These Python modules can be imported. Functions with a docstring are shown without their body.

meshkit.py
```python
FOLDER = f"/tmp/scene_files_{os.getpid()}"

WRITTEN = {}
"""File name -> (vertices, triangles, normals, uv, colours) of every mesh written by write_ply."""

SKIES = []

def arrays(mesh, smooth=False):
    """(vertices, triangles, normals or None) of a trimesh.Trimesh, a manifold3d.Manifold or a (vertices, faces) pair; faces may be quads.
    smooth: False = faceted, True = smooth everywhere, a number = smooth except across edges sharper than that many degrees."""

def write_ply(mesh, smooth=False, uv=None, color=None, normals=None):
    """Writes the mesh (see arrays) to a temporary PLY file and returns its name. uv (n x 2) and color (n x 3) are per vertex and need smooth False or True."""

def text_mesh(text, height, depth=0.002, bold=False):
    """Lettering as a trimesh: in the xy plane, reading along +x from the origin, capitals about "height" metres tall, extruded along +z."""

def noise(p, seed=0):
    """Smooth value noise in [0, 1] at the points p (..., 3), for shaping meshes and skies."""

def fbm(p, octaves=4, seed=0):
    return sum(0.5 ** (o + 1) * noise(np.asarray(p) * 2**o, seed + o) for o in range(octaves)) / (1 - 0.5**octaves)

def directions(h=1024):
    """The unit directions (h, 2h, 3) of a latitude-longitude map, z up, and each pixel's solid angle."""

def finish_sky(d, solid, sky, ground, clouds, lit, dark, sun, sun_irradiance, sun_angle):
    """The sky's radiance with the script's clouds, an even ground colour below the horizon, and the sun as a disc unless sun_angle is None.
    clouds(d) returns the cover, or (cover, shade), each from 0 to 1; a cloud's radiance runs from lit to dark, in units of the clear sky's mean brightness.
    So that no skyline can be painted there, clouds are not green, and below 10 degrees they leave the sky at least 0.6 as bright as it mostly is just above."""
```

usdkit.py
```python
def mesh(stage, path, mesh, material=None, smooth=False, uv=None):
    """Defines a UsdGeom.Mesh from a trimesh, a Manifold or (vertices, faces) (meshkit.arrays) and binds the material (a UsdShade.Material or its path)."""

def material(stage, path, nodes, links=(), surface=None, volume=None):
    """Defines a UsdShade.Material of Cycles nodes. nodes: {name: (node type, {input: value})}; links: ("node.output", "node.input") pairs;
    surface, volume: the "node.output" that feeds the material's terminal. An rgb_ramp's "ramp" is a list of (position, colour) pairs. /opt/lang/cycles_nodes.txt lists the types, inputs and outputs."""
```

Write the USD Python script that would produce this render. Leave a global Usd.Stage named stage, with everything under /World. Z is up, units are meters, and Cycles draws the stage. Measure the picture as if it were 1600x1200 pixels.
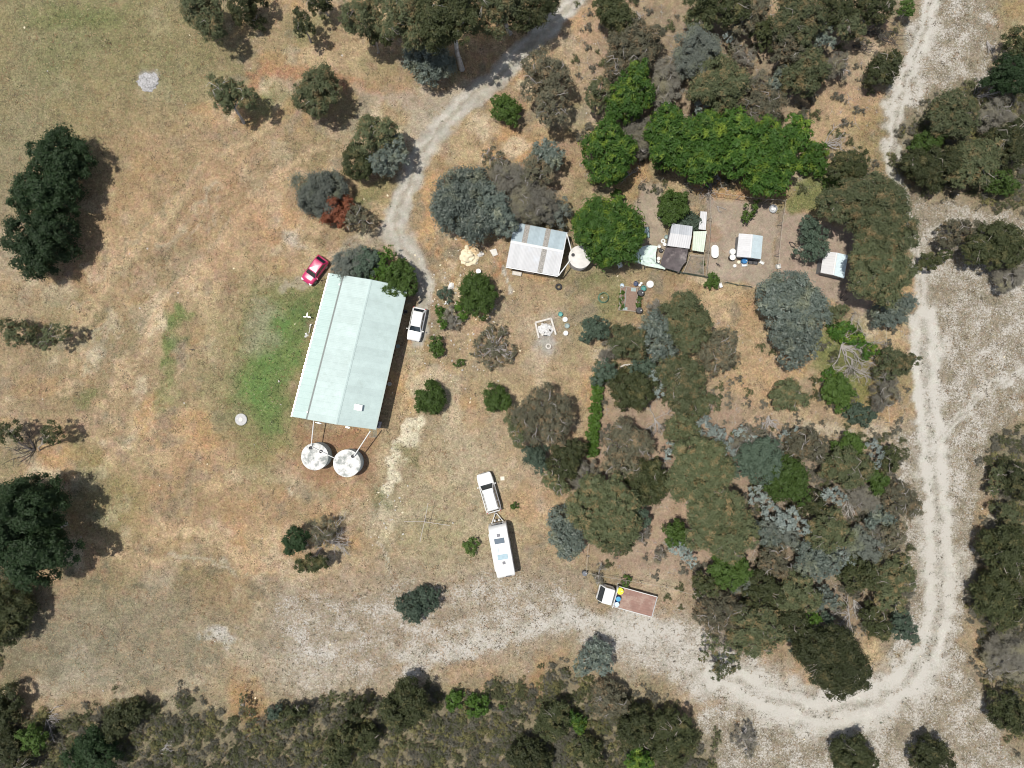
import math, numpy as np, trimesh, usdkit, meshkit
from pxr import Usd, UsdGeom, UsdLux, UsdShade, Gf, Sdf, Vt

# ---------------------------------------------------------------- camera, sky, sun, exposure
stage = Usd.Stage.CreateInMemory()
UsdGeom.SetStageUpAxis(stage, UsdGeom.Tokens.z)
UsdGeom.SetStageMetersPerUnit(stage, 1.0)
UsdGeom.Xform.Define(stage, '/World')
stage.SetDefaultPrim(stage.GetPrimAtPath('/World'))
UsdGeom.Scope.Define(stage, '/World/Looks')
ALT = 87.0                       # drone height over the paddock
PPM = 13.0                       # photograph pixels per metre on the ground
cam = UsdGeom.Camera.Define(stage, '/World/camera')
cam.AddTranslateOp().Set(Gf.Vec3d(0, 0, ALT))
cam.CreateHorizontalApertureAttr(36.0)
cam.CreateVerticalApertureAttr(27.0)
cam.CreateFocalLengthAttr(18.0 / (800.0 / PPM / ALT))
cam.CreateClippingRangeAttr(Gf.Vec2f(0.5, 3000))
cam.GetPrim().CreateAttribute('exposure', Sdf.ValueTypeNames.Float).Set(0.38)
SUN = np.array([-0.29, 0.03, 1.0]); SUN /= np.linalg.norm(SUN)
elev, rot = math.asin(SUN[2]), math.atan2(SUN[0], SUN[1])
sky_mat = usdkit.material(stage, '/World/Looks/sky_look', {
    'sky': ('sky_texture', {'sky_type': 'single_scattering', 'sun_disc': False, 'sun_elevation': elev, 'sun_rotation': rot}),
    'hs': ('hsv', {'hue': 0.5, 'saturation': 0.55, 'value': 1.0, 'fac': 1.0}),          # thin summer haze takes the blue down
    'bg': ('background_shader', {'strength': 0.105})}, [('sky.color', 'hs.color'), ('hs.color', 'bg.color')], surface='bg.background')
dome = UsdLux.DomeLight.Define(stage, '/World/sky')
UsdShade.MaterialBindingAPI.Apply(dome.GetPrim()).Bind(sky_mat)
dome.GetPrim().SetCustomDataByKey('kind', 'structure')
sun = UsdLux.DistantLight.Define(stage, '/World/sun')
sun.CreateIntensityAttr(1.0); sun.CreateAngleAttr(0.53); sun.CreateNormalizeAttr(True)
sun.CreateColorAttr(Gf.Vec3f(1.0, 0.955, 0.87))
# aim -z along -SUN
zx = SUN; xx = np.cross([0, 1, 0], zx); xx /= np.linalg.norm(xx); yx = np.cross(zx, xx)
sun.AddTransformOp().Set(Gf.Matrix4d(*xx, 0, *yx, 0, *zx, 0, 0, 0, 0, 1))

# ---------------------------------------------------------------- helpers
def lin(r, g, b, k=1.0):
    c = np.array([r, g, b], float) / 255
    return tuple(k * np.where(c <= 0.04045, c / 12.92, ((c + 0.055) / 1.055) ** 2.4))
def W(px, py, h=0.0):
    """world xy of the thing that stands at this place of the site plan when seen at height h"""
    f = 1 - h / ALT
    return np.array([(px - 800) / PPM * f, (600 - py) / PPM * f])
_names = {}
def numbered(parent, name):
    k = (parent, name); n = _names.get(k, 0); _names[k] = n + 1
    return name if n == 0 else f'{name}_{n:03d}'
def pth(p): return '/World' if p is None else (p if isinstance(p, str) else str(p.GetPath()))
LABELS = {}
def tag(prim, label=None, cat=None, group=None, kind=None):
    p = prim.GetPrim() if hasattr(prim, 'GetPrim') else prim
    for k, v in (('label', label), ('category', cat), ('group', group), ('kind', kind)):
        if v: p.SetCustomDataByKey(k, v)
    if label and cat: LABELS.setdefault(label, []).append(str(p.GetPath()))
    return p
def thing(name, label, cat, loc=(0, 0, 0), rotz=0, group=None):
    x = UsdGeom.Xform.Define(stage, '/World/' + numbered('/World', name))
    x.AddTranslateOp().Set(Gf.Vec3d(*map(float, (list(loc) + [0])[:3]))); x.AddRotateZOp().Set(float(rotz))
    return tag(x, label, cat, group)
def obj(name, mesh, mat, parent=None, smooth=False, **kw):
    pp = pth(parent)
    m = usdkit.mesh(stage, pp + '/' + numbered(pp, name), mesh, mat, smooth)
    if kw: tag(m, **kw)
    return m.GetPrim()
def cat_(ms): return trimesh.util.concatenate([m for m in ms if m is not None])
def box(sx, sy, sz, c=(0, 0, 0), rz=0, bev=0.0):
    if bev > 0:
        import manifold3d as m3
        b = min(bev, sx / 2.2, sy / 2.2, sz / 2.2)
        pts = []
        for a in (-1, 1):
            for d in (-1, 1):
                for e in (-1, 1):
                    pts += [(a * sx / 2, d * (sy / 2 - b), e * (sz / 2 - b)), (a * (sx / 2 - b), d * sy / 2, e * (sz / 2 - b)), (a * (sx / 2 - b), d * (sy / 2 - b), e * sz / 2)]
        m = trimesh.convex.convex_hull(np.array(pts))
    else:
        m = trimesh.creation.box((sx, sy, sz))
    if rz: m.apply_transform(trimesh.transformations.rotation_matrix(math.radians(rz), (0, 0, 1)))
    m.apply_translation(c); return m
def cyl(r, h, c=(0, 0, 0), n=20, r2=None):
    """upright (tapered) cylinder, c = centre of the base"""
    a = np.linspace(0, 2 * np.pi, n, endpoint=False); r2 = r if r2 is None else r2
    v = np.vstack([np.c_[r * np.cos(a), r * np.sin(a), np.zeros(n)], np.c_[r2 * np.cos(a), r2 * np.sin(a), np.full(n, h)], [[0, 0, 0], [0, 0, h]]]) + np.array(c)
    i = np.arange(n); j = (i + 1) % n
    f = np.vstack([np.c_[i, j, j + n], np.c_[i, j + n, i + n], np.c_[np.full(n, 2 * n), j, i], np.c_[np.full(n, 2 * n + 1), i + n, j + n]])
    return trimesh.Trimesh(v, f, process=False)
def lathe(prof, n=24, c=(0, 0, 0)):
    prof = np.array(prof, float); k = len(prof); a = np.linspace(0, 2 * np.pi, n, endpoint=False)
    v = np.stack([prof[None, :, 0] * np.cos(a)[:, None], prof[None, :, 0] * np.sin(a)[:, None], np.repeat(prof[None, :, 1], n, 0)], -1).reshape(-1, 3) + np.array(c)
    f = []
    for i in range(n):
        for q in range(k - 1):
            a0, a1 = i * k + q, ((i + 1) % n) * k + q
            f += [(a0, a1, a1 + 1), (a0, a1 + 1, a0 + 1)]
    return trimesh.Trimesh(v, f, process=False)
def tube(pts, radii, n=6, cap=True):
    pts = np.array(pts, float); radii = np.broadcast_to(np.asarray(radii, float), (len(pts),))
    d = np.gradient(pts, axis=0); d /= np.linalg.norm(d, axis=1, keepdims=True) + 1e-9
    ref = np.where(np.abs(d[:, 2:3]) > 0.9, [[1.0, 0, 0]], [[0, 0, 1.0]])
    u = np.cross(d, ref); u /= np.linalg.norm(u, axis=1, keepdims=True) + 1e-9; w = np.cross(d, u)
    a = np.linspace(0, 2 * np.pi, n, endpoint=False)
    v = (pts[:, None] + radii[:, None, None] * (np.cos(a)[None, :, None] * u[:, None] + np.sin(a)[None, :, None] * w[:, None])).reshape(-1, 3)
    f = []
    for i in range(len(pts) - 1):
        for q in range(n):
            a0, a1 = i * n + q, i * n + (q + 1) % n
            f += [(a0, a0 + n, a1 + n), (a0, a1 + n, a1)]
    if cap:
        for q in range(1, n - 1):
            f.append((0, q, q + 1)); b = (len(pts) - 1) * n; f.append((b, b + q + 1, b + q))
    return trimesh.Trimesh(v, f, process=False)
def prism(poly, z0, z1):
    """closed slab over a plan polygon (n x 2, or n x 3 with its own z added)"""
    poly = np.array(poly, float); n = len(poly)
    zz = poly[:, 2] if poly.shape[1] == 3 else np.zeros(n)
    if 0.5 * np.sum(poly[:, 0] * np.roll(poly[:, 1], -1) - np.roll(poly[:, 0], -1) * poly[:, 1]) < 0: poly = poly[::-1]; zz = zz[::-1]
    v = np.vstack([np.c_[poly[:, :2], zz + z0], np.c_[poly[:, :2], zz + z1]])
    import shapely.geometry as sg
    tv, tf = trimesh.creation.triangulate_polygon(sg.Polygon(poly[:, :2]), engine='earcut')
    idx = np.array([np.argmin(np.sum((poly[:, :2] - p) ** 2, 1)) for p in tv]); tf = idx[tf]
    cr = np.cross(poly[tf[:, 1], :2] - poly[tf[:, 0], :2], poly[tf[:, 2], :2] - poly[tf[:, 0], :2])
    tf = np.where(cr[:, None] < 0, tf[:, ::-1], tf)
    i = np.arange(n); j = (i + 1) % n
    f = np.vstack([tf[:, ::-1], tf + n, np.c_[i, j, j + n], np.c_[i, j + n, i + n]])
    return trimesh.Trimesh(v, f, process=False)
def loft(secs, caps=True):
    k = len(secs[0]); v = np.vstack(secs); f = []
    for i in range(len(secs) - 1):
        for q in range(k):
            a0, a1 = i * k + q, i * k + (q + 1) % k
            f += [(a0, a1, a1 + k), (a0, a1 + k, a0 + k)]
    if caps:
        for base, flip in ((0, True), ((len(secs) - 1) * k, False)):
            c = len(v); v = np.vstack([v, v[base:base + k].mean(0)])
            for q in range(k):
                t = (base + q, base + (q + 1) % k, c); f.append(t[::-1] if flip else t)
    m = trimesh.Trimesh(v, f, process=False); m.fix_normals(); return m
def quadmesh(*quads):
    v, f = [], []
    for q in quads:
        b = len(v); v += list(map(tuple, q)); f += [(b, b + 1, b + 2), (b, b + 2, b + 3)]
    return trimesh.Trimesh(np.array(v, float), f, process=False)

# ---------------------------------------------------------------- materials
_mats = {}
def paint(name, rgb, rough=0.5, metal=0.0, var=0.12, scale=3.0, coat=0.0, dirt=None, dirt_amt=0.0, bump=0.0, spec=0.5):
    """plain surface with a little uneven tone (and optional stains of another colour)"""
    if name in _mats: return _mats[name]
    c = np.array(rgb)
    n = {'geo': ('geometry', {}), 'ns': ('noise_texture', {'scale': scale, 'detail': 5, 'roughness': 0.6}),
         'rp': ('rgb_ramp', {'ramp': [(0.25, tuple(c * (1 - var))), (0.75, tuple(np.minimum(c * (1 + var), 0.95)))]}),
         'p': ('principled_bsdf', {'roughness': rough, 'metallic': metal, 'coat_weight': coat, 'coat_roughness': 0.08, 'specular_ior_level': spec})}
    l = [('geo.position', 'ns.vector'), ('ns.fac', 'rp.fac')]
    out = 'rp.color'
    if dirt is not None:
        n.update({'nd': ('noise_texture', {'scale': scale * 0.45, 'detail': 6, 'roughness': 0.7}),
                  'md': ('map_range', {'from_min': 0.62 - 0.3 * dirt_amt, 'from_max': 0.75 - 0.25 * dirt_amt, 'to_min': 0, 'to_max': 0.85, 'clamp': True}),
                  'mx': ('mix_color', {'b': tuple(dirt)})})
        l += [('geo.position', 'nd.vector'), ('nd.fac', 'md.value'), ('md.result', 'mx.fac'), (out, 'mx.a')]; out = 'mx.result'
    l.append((out, 'p.base_color'))
    if bump:
        n['bp'] = ('bump', {'strength': bump, 'distance': 0.02}); l += [('ns.fac', 'bp.height'), ('bp.normal', 'p.normal')]
    _mats[name] = usdkit.material(stage, '/World/Looks/' + name, n, l, surface='p.BSDF'); return _mats[name]
def leaf_mat(name, dark, mid, light, accent=None, acc_amt=0.3, trans=0.35, acc_scale=0.45, rough=0.6, spec=0.3):
    if name in _mats: return _mats[name]
    n = {'geo': ('geometry', {}), 'ob': ('object_info', {}),
         'rp': ('rgb_ramp', {'ramp': [(0.0, dark), (0.5, mid), (1.0, light)]}),
         'hs': ('hsv', {'hue': 0.5, 'saturation': 1.0, 'fac': 1.0}),
         'vr': ('map_range', {'from_min': 0, 'from_max': 1, 'to_min': 0.8, 'to_max': 1.2}),
         'p': ('principled_bsdf', {'roughness': rough, 'specular_ior_level': spec}), 'tl': ('translucent_bsdf', {}), 'mx': ('mix_closure', {'fac': trans})}
    l = [('geo.random_per_island', 'rp.fac'), ('ob.random', 'vr.value'), ('vr.result', 'hs.value')]
    out = 'rp.color'
    if accent is not None:
        n.update({'ns': ('noise_texture', {'scale': acc_scale, 'detail': 4, 'roughness': 0.65}),
                  'md': ('map_range', {'from_min': 0.60 - 0.25 * acc_amt, 'from_max': 0.74 - 0.15 * acc_amt, 'to_min': 0, 'to_max': 0.8, 'clamp': True}),
                  'mc': ('mix_color', {'b': tuple(accent)})})
        l += [('geo.position', 'ns.vector'), ('ns.fac', 'md.value'), ('md.result', 'mc.fac'), (out, 'mc.a')]; out = 'mc.result'
    l += [(out, 'hs.color'), ('hs.color', 'p.base_color'), ('hs.color', 'tl.color'), ('p.BSDF', 'mx.closure1'), ('tl.BSDF', 'mx.closure2')]
    _mats[name] = usdkit.material(stage, '/World/Looks/' + name, n, l, surface='mx.closure'); return _mats[name]
def glassy(name, rgb, rough=0.08):
    if name in _mats: return _mats[name]
    _mats[name] = usdkit.material(stage, '/World/Looks/' + name, {'p': ('principled_bsdf', {'base_color': rgb, 'roughness': rough, 'specular_ior_level': 0.8, 'coat_weight': 0.5})}, [], surface='p.BSDF')
    return _mats[name]
def mesh_cloth(name, rgb, opacity):
    """woven cloth or netting that lets part of the light through"""
    if name in _mats: return _mats[name]
    _mats[name] = usdkit.material(stage, '/World/Looks/' + name, {'geo': ('geometry', {}), 'ns': ('noise_texture', {'scale': 2.5, 'detail': 5, 'roughness': 0.6}),
        'mr': ('map_range', {'from_min': 0.3, 'from_max': 0.7, 'to_min': max(opacity - 0.18, 0), 'to_max': min(opacity + 0.18, 1)}),
        'd': ('principled_bsdf', {'base_color': rgb, 'roughness': 0.7}), 't': ('transparent_bsdf', {}), 'm': ('mix_closure', {})},
        [('geo.position', 'ns.vector'), ('ns.fac', 'mr.value'), ('mr.result', 'm.fac'), ('t.BSDF', 'm.closure1'), ('d.BSDF', 'm.closure2')], surface='m.closure')
    return _mats[name]

WHITE = paint('white_paint', (0.62, 0.62, 0.61), 0.3, var=0.05, coat=0.4)
WHITEPLASTIC = paint('white_plastic', (0.58, 0.58, 0.565), 0.45, var=0.1, scale=4)
RUBBER = paint('black_rubber', (0.022, 0.022, 0.023), 0.8)
DARKMETAL = paint('dark_metal', (0.06, 0.06, 0.065), 0.5, metal=0.3)
STEEL = paint('galvanised_steel', (0.42, 0.43, 0.44), 0.42, metal=0.5, var=0.15)
GLASS = glassy('dark_glass', (0.012, 0.02, 0.027))
TIMBER = paint('grey_timber', (0.30, 0.27, 0.23), 0.85, var=0.3, scale=6)
PALETIMBER = paint('pale_timber', (0.48, 0.45, 0.41), 0.85, var=0.25, scale=6)
BARK = paint('grey_bark', (0.24, 0.215, 0.19), 0.9, var=0.35, scale=4)
PALEBARK = paint('pale_bark', (0.31, 0.295, 0.275), 0.85, var=0.4, scale=3, dirt=(0.16, 0.14, 0.125), dirt_amt=0.4, bump=0.5)
DEADWOOD = paint('dead_wood', (0.27, 0.25, 0.235), 0.9, var=0.35, scale=5)
BURNTWOOD = paint('burnt_wood', (0.05, 0.042, 0.038), 0.9, var=0.35, scale=5)
# ---------------------------------------------------------------- the ground: one sheet, coloured by what grows or lies on it
rng0 = np.random.default_rng(7)
def axis(lim, step, far):
    a = np.arange(-lim, lim + 1e-6, step); out = []; x, s = lim, step
    while x < far: s *= 1.35; x += s; out.append(x)
    out = np.array(out); return np.concatenate([-out[::-1], a, out])
gx, gy = axis(64.0, 0.27, 700), axis(49.0, 0.27, 700)
GX, GY = np.meshgrid(gx, gy)
def nz(sc, seed, x=None, y=None, o=3):
    x = GX if x is None else x; y = GY if y is None else y
    p = np.c_[np.ravel(x) * sc, np.ravel(y) * sc, np.full(np.size(x), 3.7 * seed)]
    return np.asarray(meshkit.fbm(p, octaves=o, seed=seed)).reshape(np.shape(x))
def sstep(a, b, x): t = np.clip((x - a) / (b - a), 0, 1); return t * t * (3 - 2 * t)
PX, PY = GX * PPM + 800, 600 - GY * PPM
wx, wy = nz(0.22, 1), nz(0.22, 2); fx, fy = nz(1.1, 3), nz(1.1, 4)
for a in (wx, wy, fx, fy): a -= a.mean(); a /= a.std() + 1e-9
QX, QY = PX + 7 * wx + 4.5 * fx, PY + 7 * wy + 4.5 * fy            # ragged edges
SX, SY = PX + 2 * wx + 2.0 * fx, PY + 2 * wy + 2.0 * fy            # tidier edges
def dline(pts, X, Y):
    pts = np.array(pts, float); d = np.full(X.shape, 1e9); hw = np.zeros(X.shape)
    for (x0, y0, w0), (x1, y1, w1) in zip(pts[:-1], pts[1:]):
        L2 = (x1 - x0) ** 2 + (y1 - y0) ** 2 + 1e-9
        t = np.clip(((X - x0) * (x1 - x0) + (Y - y0) * (y1 - y0)) / L2, 0, 1)
        dd = np.hypot(X - x0 - t * (x1 - x0), Y - y0 - t * (y1 - y0)) / (w0 + t * (w1 - w0))
        d = np.minimum(d, dd)
    return d                                                        # 1 at the edge
def line(pts, soft=0.45, tidy=False):
    return 1 - sstep(1 - soft, 1 + soft, dline(pts, SX if tidy else QX, SY if tidy else QY))
def blob(cx, cy, rx, ry, ang=0, soft=0.4, tidy=False):
    X, Y = (SX, SY) if tidy else (QX, QY); a = math.radians(ang)
    u = (X - cx) * math.cos(a) + (Y - cy) * math.sin(a); v = -(X - cx) * math.sin(a) + (Y - cy) * math.cos(a)
    return 1 - sstep(1 - soft, 1 + soft, np.hypot(u / rx, v / ry))
def poly(pts, soft=5.0, tidy=True):
    import shapely
    X, Y = (SX, SY) if tidy else (QX, QY)
    P = shapely.Polygon(pts); pt = shapely.points(X.ravel(), Y.ravel())
    d = shapely.distance(shapely.boundary(P), pt); ins = shapely.contains(P, pt)
    return sstep(-soft, soft, np.where(ins, d, -d)).reshape(X.shape)
GK = 0.525
def G(r, g, b): return np.array(lin(r, g, b, GK))
col = np.zeros(GX.shape + (3,)); col[:] = G(176, 153, 119)
speck = np.zeros(GX.shape); rough = np.ones(GX.shape)               # speck: pale sand showing between tufts; rough: how grassy
def lay(c, m, r=None, s=None):
    global col, rough, speck
    m = np.clip(m, 0, 1)
    col = col * (1 - m[..., None]) + np.asarray(c) * m[..., None]
    if r is not None: rough = rough * (1 - m) + r * m
    if s is not None: speck = speck * (1 - m) + s * m
n1, n2, n3 = nz(0.10, 11), nz(0.16, 12), nz(0.33, 13)
for a in (n1, n2, n3): a -= a.mean(); a /= a.std() + 1e-9
# dry grass of the paddock, ginger and straw and olive drifts
lay(G(190, 152, 113), sstep(-0.2, 1.3, n1) * 0.45)
lay(G(158, 138, 105), sstep(0.1, 1.4, n2) * 0.6)
lay(G(206, 182, 142), sstep(0.2, 1.5, n3) * 0.7)
n7, n8 = nz(0.21, 31, o=4), nz(0.28, 32, o=4)
for a in (n7, n8): a -= a.mean(); a /= a.std() + 1e-9
lay(G(202, 160, 112), sstep(0.2, 1.5, n7) * 0.75); lay(G(222, 204, 174), sstep(0.7, 1.8, n8) * 0.7)
n4, n5, n6 = nz(0.13, 14, o=4), nz(0.45, 15, o=4), nz(0.6, 16, o=4)
for a in (n4, n5, n6): a -= a.mean(); a /= a.std() + 1e-9
lay(G(138, 132, 96), sstep(0.2, 1.6, n4) * 0.55); lay(G(142, 134, 118), sstep(0.5, 1.8, n5) * 0.6); lay(G(186, 156, 132), sstep(0.6, 1.8, n6) * 0.5)
# greener north-west, grey-green south-west
lay(G(142, 136, 98), blob(60, 110, 230, 210, 0, 0.5) * 0.85)
lay(G(140, 132, 92), blob(260, 60, 130, 60, 0, 0.6) * 0.6)
lay(G(118, 126, 76), blob(130, 22, 80, 26, -6, 0.6) * 0.7)
lay(G(120, 124, 82), blob(95, 95, 80, 22, -20, 0.7) * 0.35)
lay(G(150, 138, 112), blob(30, 420, 60, 300, 0, 0.5) * 0.5)
lay(G(126, 119, 98), blob(150, 1000, 200, 90, 0, 0.45) * 0.8)
lay(G(144, 128, 98), blob(330, 960, 110, 80, 0, 0.5) * 0.4)
lay(G(135, 128, 92), blob(180, 930, 60, 40, 0, 0.5) * 0.4)
lay(G(188, 152, 116), blob(250, 300, 150, 110, 30, 0.6) * 0.4)
lay(G(188, 146, 110), blob(350, 340, 60, 110, 30, 0.6) * 0.35)
lay(G(196, 160, 122), blob(470, 330, 130, 40, -25, 0.6) * 0.5)
lay(G(182, 146, 108), blob(340, 790, 130, 120, 0, 0.6) * 0.3)
sw = blob(170, 990, 260, 130, 0, 0.4)
lay(G(184, 174, 154), sw * sstep(.2, 1.5, n7) * .55); lay(G(112, 110, 86), sw * sstep(.3, 1.6, n5) * .5); lay(G(170, 140, 106), sw * sstep(.5, 1.7, n6) * .4)
# worn wheel lines over the paddock
for pts, c, a in (([(400, 118, 9), (480, 118, 9), (560, 128, 9), (640, 150, 14)], (186, 138, 102), 0.75),
                  ([(250, 470, 6), (320, 420, 6), (400, 330, 7), (470, 260, 7)], (198, 166, 130), 0.6),
                  ([(195, 560, 7), (190, 620, 8), (180, 700, 7)], (200, 172, 134), 0.55),
                  ([(290, 700, 8), (300, 650, 8), (305, 600, 7)], (196, 166, 128), 0.5),
                  ([(150, 640, 3), (260, 760, 3), (330, 800, 3)], (128, 124, 84), 0.3),
                  ([(400, 880, 5), (430, 950, 5), (425, 1010, 5)], (210, 192, 160), 0.4)):
    lay(G(*c), line(pts, 0.7) * a)
# sweeping mower and wheel arcs
ra = np.random.default_rng(17)
for k in range(26):
    o = ra.uniform(-150, 190); w = ra.uniform(2, 7); c = [(214, 188, 150), (204, 170, 132), (150, 136, 104), (196, 184, 158)][k % 4]
    arc = [(150 + o * .5, 640 + o * .25, w), (215 + o * .6, 520 + o * .25, w), (300 + o * .6, 410 + o * .3, w), (400 + o * .5, 300 + o * .4, w), (480 + o * .3, 230 + o * .4, w)] if k < 16 else [(100 + o, 700, w), (180 + o, 800, w), (330 + o, 870, w), (470 + o, 890, w)]
    lay(G(*c), line(arc, .8) * ra.uniform(.35, .75) * sstep(-1.4, .6, n3 if k % 2 else n2))
# green strips and lawn
green = G(104, 126, 66)
lay(green, line([(283, 500, 13), (272, 560, 15), (262, 640, 12)], 0.6) * (0.45 + 0.4 * sstep(-0.5, 1, n3)))
lay(G(120, 128, 78), line([(130, 615, 14), (138, 630, 10)], 0.6) * 0.6)
lay(G(132, 132, 84), blob(170, 790, 55, 60, 0, 0.6) * 0.55); lay(G(128, 130, 82), blob(130, 710, 22, 40, -30, 0.7) * 0.5)
lay(G(130, 130, 84), blob(385, 720, 28, 30, 0, 0.7) * 0.45); lay(G(138, 132, 92), blob(440, 660, 30, 50, 0, 0.6) * 0.4)
lay(G(140, 136, 92), poly([(330, 500), (400, 430), (505, 430), (470, 560), (452, 700), (420, 760), (360, 740), (330, 620)], 40, False) * 0.6)
lay(G(122, 130, 80), poly([(385, 480), (425, 445), (505, 440), (470, 560), (452, 665), (425, 700), (375, 660), (368, 560)], 26, False) * 0.75)
lay(G(104, 138, 70), poly([(390, 550), (425, 495), (475, 480), (458, 600), (445, 665), (400, 660), (378, 600)], 22, False) * (0.6 + .25 * sstep(-1, 1, n3)), 0.7)
lay(G(100, 122, 70), poly([(460, 480), (500, 445), (492, 480), (472, 540)], 8, False) * 0.7)
lay(G(126, 132, 82), blob(415, 160, 30, 18, 0, 0.6) * 0.7); lay(G(134, 134, 88), blob(480, 55, 34, 22, 0, 0.6) * 0.6)
lay(G(112, 130, 70), blob(575, 300, 30, 20, 0, 0.6) * 0.5)
lay(G(124, 126, 84), blob(925, 432, 40, 16, -20, 0.6) * 0.65); lay(G(120, 128, 76), blob(962, 470, 26, 30, 0, 0.6) * 0.6)
lay(G(190, 176, 160), blob(410, 505, 26, 34, 20, 0.6) * 0.35)
# ground between house and caravan: paler, greyer
lay(G(180, 166, 136), blob(690, 790, 120, 130, 0, 0.5) * 0.7)
lay(G(168, 156, 116), blob(670, 850, 60, 40, 0, 0.6) * 0.5)
lay(G(186, 168, 140), blob(800, 700, 80, 60, 0, 0.5) * 0.6); lay(G(188, 168, 146), blob(850, 740, 30, 60, 0, 0.6) * 0.5)
lay(G(194, 150, 112), blob(520, 785, 50, 14, -5, 0.6) * 0.5)
lay(G(166, 128, 96), poly([(470, 665), (590, 678), (575, 760), (460, 745)], 16, False) * 0.85, 0.7)
lay(G(206, 190, 158), line([(652, 535, 7), (662, 590, 7), (660, 640, 8), (640, 700, 8), (614, 755, 8), (594, 800, 8), (598, 850, 5)], 0.7) * 0.65)
lay(G(150, 134, 106), line([(654, 650, 19), (640, 700, 17), (616, 752, 19), (604, 778, 16)], 0.4) * 0.55, 1.0)
lay(G(230, 218, 190), line([(648, 655, 10), (634, 700, 8), (614, 745, 9), (604, 775, 10)], 0.4) * 1.0, 1.0, .3)
lay(G(206, 190, 160), line([(660, 655, 4), (648, 700, 4), (626, 750, 4)], 0.5) * 0.6, 1.0)
lay(G(112, 118, 70), blob(640, 713, 13, 16, 0, 0.6) * 0.55); lay(G(104, 112, 72), blob(592, 785, 20, 18, 0, 0.6) * 0.6)
lay(G(214, 200, 172), blob(600, 812, 34, 16, -25, 0.6) * 0.5, None, 0.55)
lay(G(218, 208, 186), line([(592, 850, 2), (606, 880, 2.2), (610, 905, 2)], 0.4, True) * 0.8)
lay(G(216, 204, 180), line([(448, 765, 3), (455, 778, 3)], 0.5, True) * 0.7)
# pinkish bare soil of the yards and the thicket floor
soil = G(176, 152, 132)
lay(G(190, 166, 134), blob(905, 100, 60, 50, 30, 0.5) * 0.5); lay(G(188, 150, 118), blob(900, 235, 50, 30, 0, 0.6) * 0.4)
lay(G(192, 168, 138), blob(800, 530, 110, 80, 0, 0.5) * 0.4); lay(G(196, 168, 132), blob(1170, 590, 90, 60, 0, 0.5) * 0.6)
lay(G(192, 170, 140), blob(1290, 670, 120, 26, 4, 0.5) * 0.55); lay(G(182, 168, 148), blob(1370, 680, 70, 22, 8, 0.6) * 0.5); lay(G(206, 192, 168), line([(1450, 700, 9), (1400, 686, 8), (1330, 672, 8), (1240, 655, 7)], 0.7) * 0.6)
lay(soil, poly([(960, 580), (1100, 600), (1290, 700), (1400, 760), (1400, 900), (1200, 900), (1080, 930), (930, 890), (900, 760), (935, 640)], 30, False) * 0.8, 0.35)
lay(G(180, 156, 134), poly([(900, 0), (1390, 0), (1390, 140), (1260, 260), (950, 190), (905, 120)], 25, False) * 0.55, 0.5)
lay(G(196, 166, 126), blob(1290, 190, 60, 45, 0, 0.5) * 0.6)
lay(G(186, 169, 150), poly([(1000, 285), (1032, 283), (1036, 330), (1050, 410), (1000, 420), (985, 350)], 4) * 0.9, 0.1)
lay(G(184, 167, 150), poly([(1105, 305), (1216, 318), (1206, 450), (1104, 438)], 4) * 0.9, 0.1)
lay(G(182, 162, 146), poly([(1218, 325), (1270, 340), (1365, 380), (1370, 500), (1300, 470), (1212, 440)], 5) * 0.9, 0.1)
lay(G(176, 136, 106), blob(1128, 372, 16, 12, 0, 0.6) * 0.5)
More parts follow.
